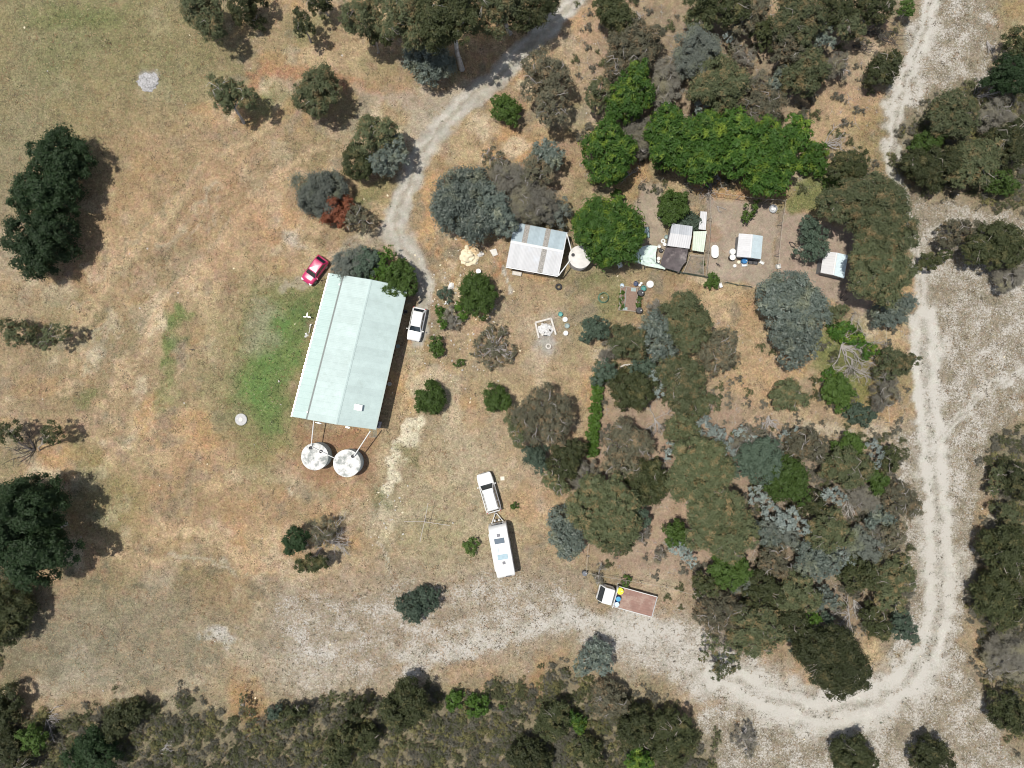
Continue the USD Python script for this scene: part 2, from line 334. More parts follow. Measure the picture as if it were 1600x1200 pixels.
lay(G(112, 126, 66), poly([(1280, 505), (1335, 500), (1372, 540), (1375, 600), (1340, 650), (1290, 600), (1268, 560)], 14, False) * 0.75)
lay(G(112, 128, 68), poly([(1215, 290), (1290, 230), (1300, 300), (1262, 325), (1220, 320)], 10, False) * 0.7)
lay(G(148, 134, 116), poly([(1150, 680), (1290, 700), (1400, 760), (1420, 930), (1380, 1000), (1230, 1000), (1090, 1000), (1090, 900), (1180, 860)], 30, False) * 0.75, 0.6)
lay(G(140, 128, 108), poly([(950, 0), (1390, 0), (1330, 110), (1250, 200), (960, 180)], 30, False) * 0.45, 0.6)
# gravel drive
grav = G(198, 191, 179)
dr = np.maximum.reduce([line([(915, -20, 14), (870, 30, 15), (822, 82, 16), (752, 140, 18), (690, 195, 18), (655, 245, 16), (632, 300, 16), (618, 350, 17), (616, 372, 19)], 0.25, True),
     line([(616, 365, 22), (648, 402, 15), (668, 440, 12), (667, 480, 10), (655, 530, 10)], 0.3, True)])
lay(G(184, 172, 154), poly([(560, 135), (640, 140), (735, 130), (690, 195), (650, 250), (636, 190), (600, 160)], 14, False) * 0.75, 0.5)
lay(G(178, 168, 150), line([(600, 372, 12), (555, 385, 10), (515, 398, 9), (450, 450, 6)], 0.6) * 0.6, 0.5)
lay(grav, dr * 0.95, 0.05)
dd = dline([(915, -20, 1), (870, 30, 1), (822, 82, 1), (752, 140, 1), (690, 195, 1), (655, 245, 1), (632, 300, 1), (618, 350, 1), (630, 385, 1), (652, 410, 1), (667, 445, 1), (666, 480, 1)], SX, SY)
lay(G(214, 208, 197), dr * (1 - sstep(2.5, 5, np.abs(dd - 7.5))) * (.5 + .3 * sstep(-1, 1, n3)), 0.05)
lay(G(176, 166, 148), dr * (1 - sstep(1.5, 4, dd)) * .5, 0.4); lay(G(176, 164, 142), dr * sstep(.2, 1.5, n6) * .35)
# pale sand: eastern track, its verge, the southern turning place
verge = np.maximum.reduce([poly([(1420, 300), (1620, 330), (1620, 640), (1580, 690), (1530, 800), (1510, 1000), (1620, 1230), (1080, 1230), (1090, 1110), (1180, 1080), (1390, 1040), (1400, 880), (1395, 700), (1440, 600)], 20, False),
     poly([(1430, -20), (1560, -20), (1555, 120), (1440, 240), (1395, 260), (1385, 160)], 18, False)])
lay(G(152, 141, 122), verge * 0.95, 0.85, 0.508)
south = poly([(430, 900), (560, 900), (720, 880), (880, 870), (930, 940), (1090, 940), (1240, 1040), (1240, 1110), (1085, 1110), (960, 1050), (880, 1020), (700, 1060), (540, 1090), (440, 1080), (400, 1010)], 48, False)
lay(G(168, 154, 134), south * 0.9, 0.95, 0.52)
lay(G(176, 164, 142), poly([(30, 920), (250, 930), (440, 1000), (430, 1090), (60, 1090)], 30, False) * 0.3, None, 0.12)
core = line([(880, 960, 18), (960, 985, 34), (1040, 1005, 46), (1120, 1050, 46), (1200, 1085, 40), (1280, 1105, 30)], 0.6)
lay(G(186, 178, 166), core * 0.8, 0.6, 0.555)
lay(G(206, 199, 187), line([(640, 1030, 18), (800, 985, 16), (940, 970, 16), (1010, 975, 20)], 0.8) * 0.6, None, 0.55)
lay(G(200, 190, 172), blob(480, 1045, 70, 36, 10, 0.6) * 0.4, None, 0.5)
lay(G(150, 142, 120), blob(1110, 1060, 40, 14, 25, 0.6) * 0.4, None, 0.3)
TRACK = core * 0.9
for pts, w in (([(1462, -20, 12), (1440, 60, 12), (1415, 130, 12), (1400, 190, 10), (1396, 270, 7)], 0.85), ([(1396, 270, 6), (1420, 340, 8), (1436, 420, 8), (1440, 520, 11)], 0.7),
               ([(1440, 500, 13), (1447, 620, 17), (1462, 740, 20), (1470, 850, 20), (1468, 950, 18), (1452, 1010, 21), (1412, 1066, 26), (1350, 1102, 29), (1280, 1112, 29), (1200, 1090, 26), (1120, 1050, 24)], 0.95),
               ([(1450, 700, 6), (1530, 620, 7), (1620, 570, 7)], 0.55), ([(1600, 690, 6), (1580, 740, 6), (1555, 830, 8), (1530, 865, 8)], 0.7)):
    pts = [(a_, b_, c_ * 1.15) for a_, b_, c_ in pts]
    m = line(pts, 0.7); TRACK = np.maximum(TRACK, m)
    lay(G(206, 200, 189), m * w, 0.2, 0.53)
    dd = dline([(a_, b_, 1) for a_, b_, _ in pts], SX, SY); hw_ = np.mean([q_[2] for q_ in pts])
    lay(G(222, 217, 207), (1 - sstep(.16, .34, np.abs(dd / hw_ - .55))) * w * .9, 0.1, 0.55)
    lay(G(168, 160, 146), (1 - sstep(.10, .30, dd / hw_)) * w * .55, 0.5, 0.44)
tr = dline([(1440, 520, 1), (1447, 620, 1), (1462, 740, 1), (1470, 850, 1), (1468, 950, 1), (1450, 1010, 1), (1410, 1065, 1), (1350, 1100, 1)], SX, SY)

tr2 = dline([(1462, -20, 1), (1440, 60, 1), (1415, 130, 1), (1400, 190, 1)], SX, SY)

# dark litter under the heath on the southern, eastern and south-western edges
heath_zones = [poly([(-60, 1110), (130, 1115), (300, 1085), (380, 1120), (480, 1085), (560, 1080), (650, 1090), (780, 1065), (880, 1045), (960, 1070), (1060, 1105), (1100, 1150), (1105, 1260), (-60, 1260)], 24, False),
               poly([(1560, 690), (1660, 660), (1660, 1260), (1600, 1200), (1545, 1050), (1515, 930), (1525, 860), (1560, 800)], 24, False),
               poly([(-60, 880), (30, 905), (45, 960), (10, 1040), (-60, 1060)], 22, False),
               poly([(1420, 200), (1450, 160), (1540, 130), (1660, 60), (1660, 330), (1540, 320), (1440, 290), (1405, 255)], 24, False)]
HEATH = np.maximum.reduce(heath_zones)
lay(G(136, 127, 103), HEATH * 0.9, 0.8, 0.15)
lay(G(176, 130, 78), blob(385, 1095, 26, 40, 0, 0.6) * 0.6); lay(G(186, 142, 92), blob(840, 1060, 16, 30, 0, 0.7) * 0.5)
# ash, rubble and other pale patches with an outline of their own
lay(G(188, 184, 180), blob(232, 126, 15, 14, 0, 0.3, True) * 0.7, 0.3)
lay(G(206, 200, 194), poly([(842, 506), (862, 500), (870, 530), (862, 548), (845, 545), (838, 525)], 5) * 0.8, 0.2)
lay(G(170, 166, 158), blob(848, 522, 30, 34, 0, 0.5) * 0.45, 0.5)
lay(G(212, 208, 200), blob(345, 1005, 18, 9, 0, 0.6) * 0.7, None, 0.6)
lay(G(206, 196, 184), blob(455, 375, 18, 10, 40, 0.6) * 0.6)
lay(G(208, 196, 180), blob(765, 555, 10, 8, 0, 0.6) * 0.4); lay(G(206, 196, 186), blob(940, 560, 8, 8, 0, 0.6) * 0.5)
lay(G(196, 132, 88), blob(772, 423, 7, 16, 15, 0.5) * 0.6)
lay(G(204, 200, 190), line([(783, 420, 2.5), (795, 455, 2.5)], 0.4, True) * 0.8)
lay(G(176, 132, 98), blob(990, 468, 12, 18, -8, 0.2, True) * 0.7, 0.1)
ground_z = 0.018 * nz(0.6, 21) * 2 + 0.012 * nz(2.2, 22) - 0.03
ground_z = ground_z - 0.05 * (1 - sstep(2, 6, tr)) * 0 
nv = GX.size; ny, nx = GX.shape
idx = np.arange(nv).reshape(ny, nx)
gf = np.concatenate([np.stack([idx[:-1, :-1], idx[:-1, 1:], idx[1:, 1:]], -1).reshape(-1, 3), np.stack([idx[:-1, :-1], idx[1:, 1:], idx[1:, :-1]], -1).reshape(-1, 3)])
zone = np.zeros(GX.shape, int)
LAWN = poly([(398, 555), (425, 500), (470, 470), (500, 445), (470, 560), (455, 650), (400, 665), (382, 610)], 14, False)
YARD = np.maximum(poly([(1000, 285), (1032, 283), (1036, 330), (1050, 410), (1000, 420), (985, 350)], 4), poly([(1105, 305), (1216, 318), (1270, 340), (1365, 380), (1370, 500), (1300, 470), (1206, 450), (1104, 438)], 4))
zone[LAWN > 0.5] = 3; zone[YARD > 0.5] = 4; zone[TRACK > 0.5] = 2; zone[dr > 0.5] = 1
fz = zone.ravel()[gf[:, 0]]
SHEETS = []
for k, nm in enumerate(('ground', 'gravel_drive', 'sand_track', 'lawn', 'yard_soil')):
    f_ = gf[fz == k]; u, inv = np.unique(f_, return_inverse=True)
    gm = usdkit.mesh(stage, '/World/' + nm, (np.c_[GX.ravel(), GY.ravel(), ground_z.ravel()][u], inv.reshape(-1, 3)), None, True)
    pv = UsdGeom.PrimvarsAPI(gm)
    pv.CreatePrimvar('soil_colour', Sdf.ValueTypeNames.Color3fArray, 'vertex').Set(Vt.Vec3fArray.FromNumpy(col.reshape(-1, 3)[u].astype(np.float32)))
    pv.CreatePrimvar('soil_cover', Sdf.ValueTypeNames.Color3fArray, 'vertex').Set(Vt.Vec3fArray.FromNumpy(np.stack([speck, rough, HEATH], -1).reshape(-1, 3)[u].astype(np.float32)))
    SHEETS.append(gm)
sandc = G(218, 213, 204)
GROUND = usdkit.material(stage, '/World/Looks/soil_and_grass', {
    'geo': ('geometry', {}), 'a': ('attribute', {'attribute': 'soil_colour'}), 'm': ('attribute', {'attribute': 'soil_cover'}), 'sp': ('separate_color', {}),
    # broad, medium and fine mottling
    'nb': ('noise_texture', {'scale': 0.55, 'detail': 6, 'roughness': 0.62}), 'nf': ('noise_texture', {'scale': 3.2, 'detail': 5, 'roughness': 0.72, 'distortion': 0.6}),
    'ns': ('noise_texture', {'scale': 7.5, 'detail': 3, 'roughness': 0.75, 'distortion': 1.2}),
    'mb': ('map_range', {'from_min': 0.3, 'from_max': 0.7, 'to_min': 0.80, 'to_max': 1.18}), 
    'mf': ('map_range', {'from_min': 0.3, 'from_max': 0.7, 'to_min': 0.60, 'to_max': 1.40}),
    'ms': ('map_range', {'from_min': 0.3, 'from_max': 0.7, 'to_min': 0.56, 'to_max': 1.46}),
    'one': ('mix_float', {'a': 1.0}), 'k1': ('math', {'math_type': 'multiply'}), 'k2': ('math', {'math_type': 'multiply'}),
    'rr': ('map_range', {'from_min': 0, 'from_max': 1, 'to_min': 0.35, 'to_max': 1.0}),
    'cm': ('vector_math', {'math_type': 'scale'}),
    # hue drift between ginger and olive
    'nh': ('noise_texture', {'scale': 1.3, 'detail': 5, 'roughness': 0.7}), 'mh': ('map_range', {'from_min': 0.3, 'from_max': 0.7, 'to_min': 0.478, 'to_max': 0.522}), 'hs': ('hsv', {'saturation': 0.95, 'value': 1.0, 'fac': 1.0}),
    # sand between the tufts
    'nq': ('noise_texture', {'scale': 4.6, 'detail': 8, 'roughness': 0.78, 'distortion': 0.4}), 'add': ('math', {'math_type': 'add'}), 'th': ('map_range', {'range_type': 'smoothstep', 'from_min': 0.93, 'from_max': 1.13, 'to_min': 0, 'to_max': 1.0, 'clamp': True}),
    'nl': ('noise_texture', {'scale': 0.42, 'detail': 5, 'roughness': 0.62}), 'ml': ('map_range', {'from_min': 0.3, 'from_max': 0.7, 'to_min': -0.125, 'to_max': 0.125}), 'add2': ('math', {'math_type': 'add'}),
    'mx': ('mix_color', {'b': tuple(sandc)}),
    'nc': ('noise_texture', {'scale': 0.9, 'detail': 6, 'roughness': 0.72}), 'mc': ('map_range', {'from_min': 0.42, 'from_max': 0.66, 'to_min': 0, 'to_max': 0.8, 'clamp': True}), 'x1': ('mix_color', {'blend_type': 'multiply', 'b': (0.86, 0.93, 0.88)}),
    'nd': ('noise_texture', {'scale': 1.7, 'detail': 5, 'roughness': 0.7, 'w': 3.0}), 'md': ('map_range', {'from_min': 0.5, 'from_max': 0.7, 'to_min': 0, 'to_max': 0.8, 'clamp': True}), 'x2': ('mix_color', {'blend_type': 'multiply', 'b': (1.0, 0.90, 0.89)}),
    'ng': ('noise_texture', {'scale': 4.6, 'detail': 3, 'roughness': 0.7, 'distortion': 0.8}), 'mg': ('map_range', {'from_min': 0.60, 'from_max': 0.72, 'to_min': 0, 'to_max': 0.6, 'clamp': True}), 'mr2': ('math', {'math_type': 'multiply'}), 'x3': ('mix_color', {'b': tuple(G(236, 218, 186))}),
    'bp': ('bump', {'strength': 0.5, 'distance': 0.06}), 'p': ('principled_bsdf', {'roughness': 0.95, 'specular_ior_level': 0.15})},
    [('m.color', 'sp.color'), ('geo.position', 'nb.vector'), ('geo.position', 'nf.vector'), ('geo.position', 'ns.vector'), ('geo.position', 'nh.vector'), ('geo.position', 'nq.vector'), ('geo.position', 'nl.vector'),
     ('nb.fac', 'mb.value'), ('nf.fac', 'mf.value'), ('ns.fac', 'ms.value'), ('mf.result', 'k1.value1'), ('ms.result', 'k1.value2'), ('sp.g', 'rr.value'), ('rr.result', 'one.fac'), ('k1.value', 'one.b'),
     ('one.result', 'k2.value1'), ('mb.result', 'k2.value2'), ('a.color', 'cm.vector1'), ('k2.value', 'cm.scale'), ('nh.fac', 'mh.value'), ('mh.result', 'hs.hue'), ('cm.vector', 'hs.color'),
     ('nq.fac', 'add.value1'), ('sp.r', 'add.value2'), ('nl.fac', 'ml.value'), ('add.value', 'add2.value1'), ('ml.result', 'add2.value2'), ('add2.value', 'th.value'), ('th.result', 'mx.fac'), ('geo.position', 'nc.vector'), ('nc.fac', 'mc.value'), ('mc.result', 'x1.fac'), ('hs.color', 'x1.a'), ('geo.position', 'nd.vector'), ('nd.fac', 'md.value'), ('md.result', 'x2.fac'), ('x1.result', 'x2.a'), ('geo.position', 'ng.vector'), ('ng.fac', 'mg.value'), ('mg.result', 'mr2.value1'), ('sp.g', 'mr2.value2'), ('mr2.value', 'x3.fac'), ('x2.result', 'x3.a'), ('x3.result', 'mx.a'), ('mx.result', 'p.base_color'),
     ('nf.fac', 'bp.height'), ('bp.normal', 'p.normal')], surface='p.BSDF')
for gm in SHEETS:
    UsdShade.MaterialBindingAPI.Apply(gm.GetPrim()).Bind(GROUND); tag(gm, kind='structure')
def sample(arr, x, y):
    return arr[np.clip(np.searchsorted(gy, y), 0, ny - 1), np.clip(np.searchsorted(gx, x), 0, nx - 1)]
def scatter(name, protos, xy, scale, label, cat, seed, tilt=0.0, z=-0.02, kidx=None):
    """one PointInstancer of small ground cover; protos: list of (mesh, material)"""
    r = np.random.default_rng(seed); n = len(xy)
    pi = UsdGeom.PointInstancer.Define(stage, '/World/' + numbered('/World', name))
    pp = str(pi.GetPath()); t = []
    for k, (me, ma) in enumerate(protos):
        q = obj('clump', me, ma, pp); t.append(q.GetPath())
    pi.CreatePrototypesRel().SetTargets(t)
    pi.CreateProtoIndicesAttr(Vt.IntArray.FromNumpy((r.integers(0, len(protos), n) if kidx is None else kidx).astype(np.int32)))
    pi.CreatePositionsAttr(Vt.Vec3fArray.FromNumpy(np.c_[xy, np.full(n, z)].astype(np.float32)))
    a = r.uniform(0, 2 * np.pi, n)
    pi.CreateOrientationsAttr(Vt.QuathArray([Gf.Quath(float(math.cos(q / 2)), 0, 0, float(math.sin(q / 2))) for q in a]))
    pi.CreateScalesAttr(Vt.Vec3fArray.FromNumpy(np.repeat(np.asarray(scale)[:, None], 3, 1).astype(np.float32)))
    return tag(pi, label, cat, kind='stuff')
# ---------------------------------------------------------------- buildings
def ribbed(p00, p10, p01, p11, ribs=5, amp=0.012, thick=0.0):
    """corrugated sheet: p00->p10 runs along the ribs, p00->p01 across them"""
    p00, p10, p01, p11 = map(lambda q: np.array(q, float), (p00, p10, p01, p11))
    n = ribs * 4; s = np.linspace(0, 1, n + 1); up = np.cross(p10 - p00, p01 - p00); up /= np.linalg.norm(up); up *= np.sign(up[2])
    z = amp * np.cos(s * ribs * 2 * np.pi)[:, None] * up
    a, b = p00 + s[:, None] * (p01 - p00) + z, p10 + s[:, None] * (p11 - p10) + z
    i = np.arange(n); k = n + 1
    m = trimesh.Trimesh(np.vstack([a, b]), np.vstack([np.c_[i, i + k, i + k + 1], np.c_[i, i + k + 1, i + 1]]), process=False)
    if (m.face_normals[:, 2] < 0).mean() > 0.5: m.invert()
    return m
class Plan:
    """maps (u across, v along, z) onto a four-cornered plan; corners TL, TR, BL, BR as (px, py, h)"""
    def __init__(s, tl, tr, bl, br):
        s.c = [W(*q) for q in (tl, tr, bl, br)]; s.o = np.mean(s.c, 0)
    def __call__(s, u, v, z=0.0):
        tl, tr, bl, br = s.c
        p = (tl * (1 - u) + tr * u) * v + (bl * (1 - u) + br * u) * (1 - v) - s.o
        return np.array([p[0], p[1], z])
    def slab(s, u0, u1, v0, v1, z0, z1):
        return prism([s(u0, v0)[:2], s(u1, v0)[:2], s(u1, v1)[:2], s(u0, v1)[:2]], z0, z1)
def bar(a, b, r=0.03, n=6): return tube([a, b], r, n)

GREENROOF = [paint(f'pale_green_steel_{k}', np.array((0.36, 0.44, 0.425)) * f, 0.40, var=0.09, scale=1.1, dirt=(0.31, 0.38, 0.36), dirt_amt=0.22) for k, f in (('a', 1.0), ('b', 1.03), ('c', 0.965))]
CREAMWALL = paint('cream_wall', (0.50, 0.47, 0.41), 0.8)
GUTTER = paint('dark_green_gutter', (0.16, 0.22, 0.21), 0.45)
hp = Plan((515, 427, 2.75), (636, 449, 2.95), (456, 651, 2.75), (586, 671, 2.95))
house = thing('house', 'long farmhouse with pale green corrugated roof, largest building in view', 'house', (*hp.o, 0.35))
obj('plinth', hp.slab(0.02, 0.95, 0.02, 0.98, -0.35, 0.015), paint('dark_brick', (0.16, 0.11, 0.09), 0.9, var=0.2), house)
US, UR = 0.205, 0.56
rngh = np.random.default_rng(3)
def roof_run(P, par, u0, z0, u1, z1, n, mats, v0=0.0, v1=1.0, ribs=4, amp=0.011):
    for k in range(n):
        a, b = v0 + (v1 - v0) * k / n, v0 + (v1 - v0) * (k + 1.02) / n
        lift = 0.002 * (k % 2)
        obj('roof_sheet', ribbed(P(u0, a, z0 + lift), P(u1, a, z1 + lift), P(u0, b, z0 + lift), P(u1, b, z1 + lift), ribs, amp), mats[rngh.integers(len(mats))], par, smooth=True)
VERANDAH = [paint(f'verandah_steel_{k}', np.array((0.315, 0.415, 0.395)) * f, 0.5, var=0.08, scale=1.1) for k, f in (('a', 1.0), ('b', 1.04))]
roof_run(hp, house, 0.0, 2.38, US, 2.66, 22, VERANDAH)
roof_run(hp, house, US - 0.004, 2.94, UR, 3.72, 22, GREENROOF)
roof_run(hp, house, 1.0, 2.62, UR, 3.72, 22, GREENROOF)
obj('ridge_cap', cat_([quadmesh([hp(UR - 0.018, 0, 3.71), hp(UR, 0, 3.765), hp(UR, 1, 3.765), hp(UR - 0.018, 1, 3.71)], [hp(UR, 0, 3.765), hp(UR + 0.018, 0, 3.71), hp(UR + 0.018, 1, 3.71), hp(UR, 1, 3.765)])]), GREENROOF[1], house)
obj('fascia', hp.slab(US + 0.001, US + 0.006, 0.002, 0.998, 2.66, 2.92), GUTTER, house)
obj('gutter', hp.slab(US - 0.026, US - 0.0045, 0, 1, 2.80, 2.90), paint('black_gutter', (0.05, 0.07, 0.07), 0.5), house)
for u0, u1, z in ((-0.014, 0.002, 2.31), (0.998, 1.014, 2.55)):
    obj('gutter', hp.slab(u0, u1, 0, 1, z, z + 0.11), WHITE if u0 < 0 else GUTTER, house)
for v0, v1 in ((-0.004, 0.0), (1.0, 1.004)):
    obj('barge_board', cat_([quadmesh([hp(a, v, za - .12), hp(b, v, zb - .12), hp(b, v, zb - .015), hp(a, v, za - .015)]) for v in (v0, v1) for a, za, b, zb in ((0, 2.38, US, 2.72), (US, 2.94, UR, 3.72), (UR, 3.72, 1, 2.62))]), WHITE, house)
wl, wr, wb, wt = US + 0.02, 0.955, 0.025, 0.975
obj('wall', hp.slab(wl, wl + 0.02, wb, wt, 0, 2.9), CREAMWALL, house)
obj('wall', hp.slab(wr - 0.02, wr, wb, wt, 0, 2.60), CREAMWALL, house)
for v0, v1 in ((wb, wb + 0.012), (wt - 0.012, wt)):
    a, b, c = hp(wl + .02, v0), hp(UR, v0), hp(wr - .02, v0); d = (hp(wl, v1) - hp(wl, v0))
    tri = []
    pts = [(a, 0), (c, 0), (c, 2.6), (b, 3.6), (a, 2.95)]
    f = np.array([p + [0, 0, z] for p, z in pts]); g = f + d
    obj('gable_wall', trimesh.convex.convex_hull(np.vstack([f, g])), CREAMWALL, house)
for k in range(7):
    p = hp(0.012, 0.02 + 0.16 * k); obj('verandah_post', box(0.09, 0.09, 2.3, (p[0], p[1], 1.15)), WHITE, house)
obj('verandah_floor', hp.slab(0.01, wl, 0.01, 0.99, 0.02, 0.12), paint('concrete_slab', (0.36, 0.34, 0.31), 0.9, var=0.2), house)
for v in (0.2, 0.42, 0.66, 0.85):
    w = obj('window', hp.slab(wr + 0.0005, wr + 0.004, v, v + 0.07, 1.0, 2.1), GLASS, house)
    obj('frame', cat_([hp.slab(wr + 0.0005, wr + 0.007, v - 0.004, v, 0.95, 2.15), hp.slab(wr + 0.0005, wr + 0.007, v + 0.07, v + 0.074, 0.95, 2.15), hp.slab(wr + 0.0005, wr + 0.0065, v, v + 0.07, 2.1, 2.15), hp.slab(wr + 0.0005, wr + 0.0065, v, v + 0.07, 0.95, 1.0)]), WHITE, w)
obj('door', hp.slab(wr + 0.0005, wr + 0.005, 0.55, 0.6, 0.1, 2.1), paint('door_green', (0.08, 0.13, 0.11), 0.5), house)
zr = 3.72 + (0.76 - UR) / (1 - UR) * (2.62 - 3.72)
q = hp(0.765, 0.135); obj('roof_cooler', box(0.92, 0.72, 0.42, (q[0], q[1], zr + 0.16), -12, 0.04), WHITE, house)
for u, v, z in ((0.18, 0.05, 2.69), (0.175, 0.935, 2.69)):
    q = hp(u, v); obj('vent_pipe', cat_([cyl(0.07, 0.35, (q[0], q[1], z - .05), 10), cyl(0.13, 0.07, (q[0], q[1], z + .3), 10, 0.06)]), WHITEPLASTIC, house)
q = hp(0.685, -0.012); obj('wall_lamp', box(0.5, 0.22, 0.2, (q[0], q[1], 2.9), -12, 0.03), WHITE, house)
q = hp(0.345, -0.011); obj('gable_vent', box(0.7, 0.12, 0.14, (q[0], q[1], 3.2), -12, 0.02), WHITE, house)
q = W(588.3, 663.5, 0.9)
t = thing('air_conditioner', 'grey box unit standing at the tank end corner of the long green roofed house', 'air conditioner', (*q, 0), -12)
obj('cabinet', box(0.82, 0.78, 0.95, (0, 0, 0.475), 0, 0.03), paint('grey_box', (0.19, 0.19, 0.215), 0.5, var=0.15), t)
obj('fan_grille', cyl(0.3, 0.03, (0, 0, 0.952), 18), DARKMETAL, t)
q = W(583, 677, 0.05)
t = obj('grating', cat_([box(0.03, 0.9, 0.03, (x, 0, 0.03)) for x in np.linspace(-.4, .4, 7)] + [box(0.85, 0.03, 0.03, (0, y, 0.06)) for y in (-.45, .45)]), paint('teal_grate', (0.16, 0.22, 0.20), 0.6), None)
UsdGeom.Xformable(t).AddTranslateOp().Set(Gf.Vec3d(q[0], q[1], 0)); tag(t, 'small green slatted grate on the ground by the grey box at the house corner', 'grate')

# water tanks
def mossy(name, base, stain, lo, hi, scale):
    return usdkit.material(stage, '/World/Looks/' + name, {'geo': ('geometry', {}), 'n': ('noise_texture', {'scale': scale, 'detail': 7, 'roughness': 0.68}), 'm': ('map_range', {'from_min': lo, 'from_max': hi, 'to_min': 0, 'to_max': 0.8, 'clamp': True}),
        'x': ('mix_color', {'a': base, 'b': stain}), 'p': ('principled_bsdf', {'roughness': 0.85})}, [('geo.position', 'n.vector'), ('n.fac', 'm.value'), ('m.result', 'x.fac'), ('x.result', 'p.base_color')], surface='p.BSDF')
LID = mossy('lichen_concrete', (0.56, 0.55, 0.53), (0.14, 0.16, 0.15), 0.47, 0.60, 0.95)
TANKWALL = mossy('algae_concrete', (0.40, 0.44, 0.42), (0.20, 0.24, 0.22), 0.42, 0.7, 1.5)
CREAMTANK = paint('cream_tank', (0.48, 0.465, 0.44), 0.6, var=0.14, scale=2)
def water_tank(px, py, r, h, wall, lid, label, hole=None, dome=0.18):
    q = W(px, py, h); t = thing('water_tank', label, 'water tank', (*q, 0))
    obj('wall', lathe([(r, 0), (r, h - .06), (r - .02, h - .05)], 40), wall, t, smooth=40)
    obj('lid', lathe([(r, h - .055), (r + .045, h - .05), (r + .045, h + .0), (r - .06, h + .03), (r - .12, h + .02), (r * .5, h + dome * .7), (0.001, h + dome)], 40), lid, t, smooth=30)
    for hx, hy in hole or []:
        s = obj('inlet', lathe([(0.12, h + .03), (0.2, h + .05), (0.2, h + .2), (0.13, h + .2), (0.13, h + .13), (0.001, h + .13)], 14, (hx, hy, 0)), paint('dark_strainer', (0.03, 0.03, 0.035), 0.7), t)
    return t
ta = water_tank(491.8, 713.5, 1.56, 2.0, TANKWALL, LID, 'round concrete water tank with lichen spotted lid, left of the pair below the house', [(-0.45, 1.05), (0.75, 0.62)])
tb = water_tank(542, 724, 1.58, 2.0, TANKWALL, LID, 'round concrete water tank with half darkened lid, right of the pair below the house', [(0.72, 0.85)])
tc = water_tank(906.5, 401.5, 1.30, 2.1, CREAMTANK, CREAMTANK, 'cream round water tank beside the corrugated shed under the big green tree', [(-0.85, 0.22)], 0.12)
def pipe(pts, r, label, mat=WHITEPLASTIC):
    w = [np.array([*W(x, y, z), z]) for x, y, z in pts]; o = np.array([w[0][0], w[0][1], 0])
    t = thing('rainwater_pipe', label, 'pipe', o)
    obj('pipe_run', tube([p - o for p in w], r, 8), mat, t, smooth=40)
    obj('elbow', tube([w[-1] - o, w[-1] - o + [0.02, 0, -0.25]], r * 1.15, 8), mat, t, smooth=40)
    return t
pipe([(490.5, 655, 2.7), (486.3, 696, 2.3)], 0.06, 'white downpipe running straight from the house gutter to the left concrete tank')
pipe([(578.6, 673.5, 2.85), (553.5, 712, 2.3)], 0.06, 'white downpipe slanting from the house corner to the right concrete tank')
pipe([(488, 699, 2.25), (521, 715, 2.2)], 0.05, 'thin white pipe crossing the lid between the two concrete tanks')
pipe([(886, 366, 2.35), (893, 392, 2.3)], 0.06, 'white pipe from the upper shed corner to the cream tank')
pipe([(872.5, 431, 2.3), (890.5, 407, 2.25)], 0.07, 'white pipe from the lower shed corner up to the cream tank')

# corrugated shed with old clear sheets
sp_ = Plan((804.5, 347, 2.3), (885.5, 363, 2.3), (790.5, 416.5, 2.2), (871.5, 431, 2.2))
shed = thing('shed', 'corrugated iron shed with brown weathered clear strips in its grey and white roof', 'shed', (*sp_.o, 0))
ZINC = [paint(f'blue_zinc_{k}', np.array((0.31, 0.375, 0.41)) * f, 0.5, metal=0.1, var=0.12, scale=1.6) for k, f in (('a', 1), ('b', 1.07))]
WZINC = [paint(f'white_zinc_{k}', np.array((0.41, 0.412, 0.42)) * f, 0.6, metal=0.1, var=0.07, scale=1.2, dirt=(0.45, 0.47, 0.5), dirt_amt=0.3) for k, f in (('a', 1), ('b', 1.06))]
OLDCLEAR = paint('lichened_fibreglass', (0.25, 0.235, 0.215), 0.7, var=0.6, scale=9)
VR = 0.535
for k in range(10):
    u0, u1 = k / 10, (k + 1.03) / 10; lift = 0.002 * (k % 2)
    clear_t, clear_b = k in (2, 6), k == 7
    for (va, za, vb, zb, cl, mats) in ((1.0, 2.3, VR, 3.05, clear_t, ZINC), (0.0, 2.22, VR, 3.05, k == 6, WZINC)):
        obj('roof_sheet', ribbed(sp_(u0, va, za + lift), sp_(u0, vb, zb + lift), sp_(u1, va, za + lift), sp_(u1, vb, zb + lift), 4, 0.007), OLDCLEAR if cl else mats[rngh.integers(2)], shed, smooth=True, **({'label': 'brown weathered clear roof strip'} if cl else {}))
obj('ridge_cap', quadmesh([sp_(0, VR - .025, 3.04), sp_(1, VR - .025, 3.04), sp_(1, VR, 3.09), sp_(0, VR, 3.09)], [sp_(0, VR, 3.09), sp_(1, VR, 3.09), sp_(1, VR + .025, 3.04), sp_(0, VR + .025, 3.04)]), WHITE, shed)
obj('barge_board', cat_([sp_.slab(1.001, 1.012, VR, 1.0, 0, 0.001)]) if False else quadmesh([sp_(1.002, 1, 2.32), sp_(1.002, VR, 3.08), sp_(1.014, VR, 3.08), sp_(1.014, 1, 2.32)], [sp_(1.002, VR, 3.08), sp_(1.002, 0, 2.26), sp_(1.014, 0, 2.26), sp_(1.014, VR, 3.08)]), WHITE, shed)
SHEDWALL = paint('shed_wall', (0.17, 0.175, 0.185), 0.6, metal=0.2, var=0.25, scale=2)
for v in (0.03, 0.97):
    obj('wall', ribbed(sp_(0.03, v, 0), sp_(0.03, v, 2.24), sp_(0.97, v, 0), sp_(0.97, v, 2.24), 24, 0.012), SHEDWALL, shed)
